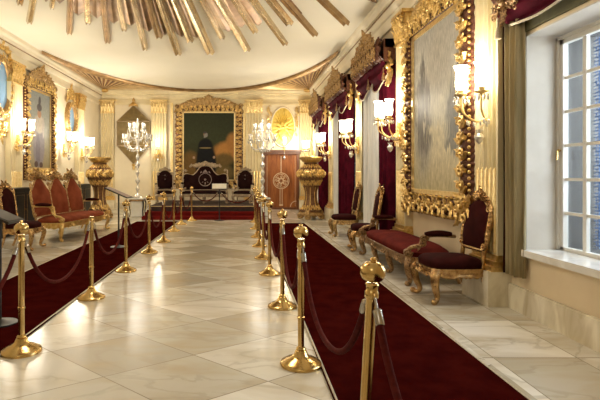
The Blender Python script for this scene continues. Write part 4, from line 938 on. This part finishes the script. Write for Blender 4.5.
# gilt urn pedestals
def urn(label, loc, rz, H=1.88):
    r = thing('urn_pedestal', label, 'pedestal', loc, rz); k = H/1.88
    prof = catmull([(.30,.20),(.33,.26),(.24,.40),(.185,.62),(.19,.85),(.27,1.05),(.385,1.25),(.405,1.38),(.33,1.53),(.215,1.64),(.21,1.72)], 7)
    P = [(p.x*k, p.y*k) for p in prof]
    b = MB(); P = [(a*.92, z) for a, z in P]; b.lathe(P, 84, fn=lambda rr,z,a: rr*(1+.12*(carve(a*.9*(1 if a < pi else 1), z*1.3, 4.2, 7) if True else 0)-.05)); b.build('body', M['urn_recess_shade'], r)
    b = MB(); b.lathe([(.20*k,1.70*k),(.26*k,1.73*k),(.30*k,1.78*k),(.345*k,1.83*k),(.35*k,1.86*k),(.33*k,1.88*k),(.0,1.87*k)], 32); b.build('rim', M['gold'], r)
    b = MB(); b.lathe([(.0,.12*k),(.36*k,.12*k),(.37*k,.17*k),(.33*k,.22*k),(.28*k,.24*k)], 32, fn=lambda rr,z,a: rr*(1+.05*cos(4*a+pi))); b.build('foot_plate', M['gold_wear'], r)
    for q in range(4):
        a = q*pi/2+pi/4; c, s = cos(a), sin(a); b = MB()
        mp = lambda u,v,w: V((c*(.30*k+u)-s*w, s*(.30*k+u)+c*w, v))
        for w0 in (-.05, .05): scroll(b, lambda u,v,w: mp(u,v,w0+w*.5), .03, .11*k, .10*k, 1, pi/2, 1.6, .030*k, 0, 16)
        b.ball(mp(.05,.05*k,0), (.075*k,.075*k,.05*k), 10, 6); leaf(b, lambda u,v,w: V((c*(.36*k+w)-s*u, s*(.36*k+w)+c*u, v)), 0, .10*k, pi/2, .22*k, .07, 0, .03, 4, -.05); b.build('scroll_foot', M['gold_wear'], r)
    def prad(v):
        for (r0, z0), (r1, z1) in zip(P, P[1:]):
            if z0 <= v <= z1: return r0+(r1-r0)*(v-z0)/max(1e-6, z1-z0)
        return P[0][0] if v < P[0][1] else P[-1][0]
    mu = lambda u,v,w: V(((prad(v)+w+.012)*cos(u/.34), (prad(v)+w+.012)*sin(u/.34), v))
    b = MB()
    for vv, fw_, gp in ((1.38*k,.27*k,1.0),(1.10*k,.19*k,1.15),(.36*k,.15*k,1.2),(1.60*k,.13*k,1.2)): running(b, mu, [(.34*2*pi*i/24, vv) for i in range(25)], fw_, .01, 3, gp)
    for q in range(8):
        a = q*pi/4+.2; pts = [V(((prad(z)+.006)*cos(a), (prad(z)+.006)*sin(a), z)) for z in [(.42+.06*i)*k for i in range(10)]]; b.tube(pts, [.013*k]*10, 6)
    for q in range(4):
        a = q*pi/2+pi/4; c, s = cos(a), sin(a); m3 = lambda u,v,w: V((c*(u)-s*w, s*(u)+c*w, v))
        for w0 in (-.03,.03): scroll(b, lambda u,v,w: m3(u,v,w0+w*.4), .37*k, 1.36*k, .105*k, -1, pi, 1.5, .024*k, 0, 16)
    for q in ():
        a = q*pi/3; c, s = cos(a), sin(a); m2 = lambda u,v,w: V((c*(.40*k+w)-s*u, s*(.40*k+w)+c*u, v)); orn(b, lambda u,v,w: m2(u, 1.15*k+v, w-.02), .40*k, .36*k, 40+q, .022*k, 2, .01, 3)
    for q in ():
        a = q*pi/5; c, s = cos(a), sin(a); leaf(b, lambda u,v,w: V((c*(.195*k+w+max(0,v-.85*k)*.35)-s*u, s*(.195*k+w+max(0,v-.85*k)*.35)+c*u, v)), 0, .42*k, pi/2, .60*k, .035*k, .008, .018, 3, .02)
    b.build('relief', M['gold'], r)
    return r
u1 = urn('carved gilt vase-shaped pedestal to the right of the wooden door', (2.08, 15.1, 0), .35)
dup(u1, (-4.38, 15.4, 0), .6, 'carved gilt vase-shaped pedestal at the far end of red settee')

# crystal candelabra on low marble tables
def low_table(label, loc):
    r = thing('low_table', label, 'table', loc, 0)
    b = MB(); b.box(-.24,.24,-.22,.22,.565,.60); b.build('table_top', M['marble_top'], r, smooth=False)
    b = MB(); b.box(-.22,.22,-.20,.20,.50,.565); b.build('apron', M['gold_dark'], r, smooth=False)
    for sx in (-1,1):
        for sy in (-1,1):
            b = MB(); b.tube(catmull([(sx*.20,sy*.18,.52),(sx*.225,sy*.20,.40),(sx*.195,sy*.175,.15),(sx*.215,sy*.19,.015)], 4), [.024]*4+[.018]*4+[.014]*4+[.018], 8); b.build('leg', M['black'], r)
    b = MB(); b.box(-.17,.17,-.15,.15,.02,.50); b.build('core', M['marble_top'], r, smooth=False)
    return r
t1 = low_table('low marble-topped table under left crystal candelabrum', (-3.32, 15.9, 0)); dup(t1, (.66, 16.05, 0), 0, 'low marble-topped table under right crystal candelabrum')
def candelabrum(label, loc, H=2.55):
    r = thing('crystal_candelabrum', label, 'candelabrum', loc, 0)
    b = MB(); b.lathe([(0,0),(.17,0),(.17,.03),(.12,.05),(.07,.12),(.04,.16)], 16); b.build('foot', M['crystal'], r)
    prof = [(.03,.14)]
    z = .18
    for q in range(6): prof += [(.022,z),(.055+.012*(q%2),z+.09),(.060+.012*(q%2),z+.13),(.022,z+.22)]; z += .25
    prof += [(.03,z),(.03,H-.25),(.06,H-.18),(.02,H-.1),(.03,H-.05),(.0,H)]
    b = MB(); b.lathe(prof, 10); b.build('stem', M['crystal'], r, smooth=False)
    dr_ = MB(); zz = z-.02
    for tier, (n, R, z0, z1) in enumerate(((8,.42,zz,zz+.28),(5,.24,zz+.34,zz+.62))):
        for q in range(n):
            a = 2*pi*q/n+.3+tier*.4; c, s = cos(a), sin(a); f = lambda u,v: V((c*u, s*u, v)); b = MB()
            b.tube(catmull([f(.02,z0), f(R*.45,z0-.12), f(R*.9,z0-.02), f(R,z1-.12)], 4), .013, 6); b.lathe([(.01,-.02),(.065,0),(.075,.02),(.02,.03)], 10, f(R,z1-.10)); b.build('arm', M['crystal'], r)
            b = MB(); b.lathe([(.028,0),(.045,.03),(.05,.10),(.062,.17),(.058,.17),(.045,.1),(.03,.01)], 10, f(R,z1-.08)); b.build('glass_shade', M['crystal'], r)
            for e in range(4): 
                p = f(R,z1-.1); dr_.ball((p.x+.07*cos(e*pi/2), p.y+.07*sin(e*pi/2), p.z-.06), (.014,.014,.045), 6, 4)
            for e in range(6):
                t = (e+.5)/6; p = f(R*t, z0-.10-.12*sin(pi*t)+.1*t); dr_.ball(p, (.016,.016,.028), 6, 4)
    l = lamp('candelabrum_light', (0,0,0), 21, (1,.94,.82), .4); l.parent = r; l.location = (0,-.55,zz+.75)
    dr_.build('pendants', M['crystal'], r, smooth=False)['kind'] = 'stuff'
candelabrum('tall crystal candelabrum in front of the hexagonal bronze panel', (-3.32, 15.9, .60))
candelabrum('tall crystal candelabrum between portrait and wooden door', (.66, 16.05, .60))
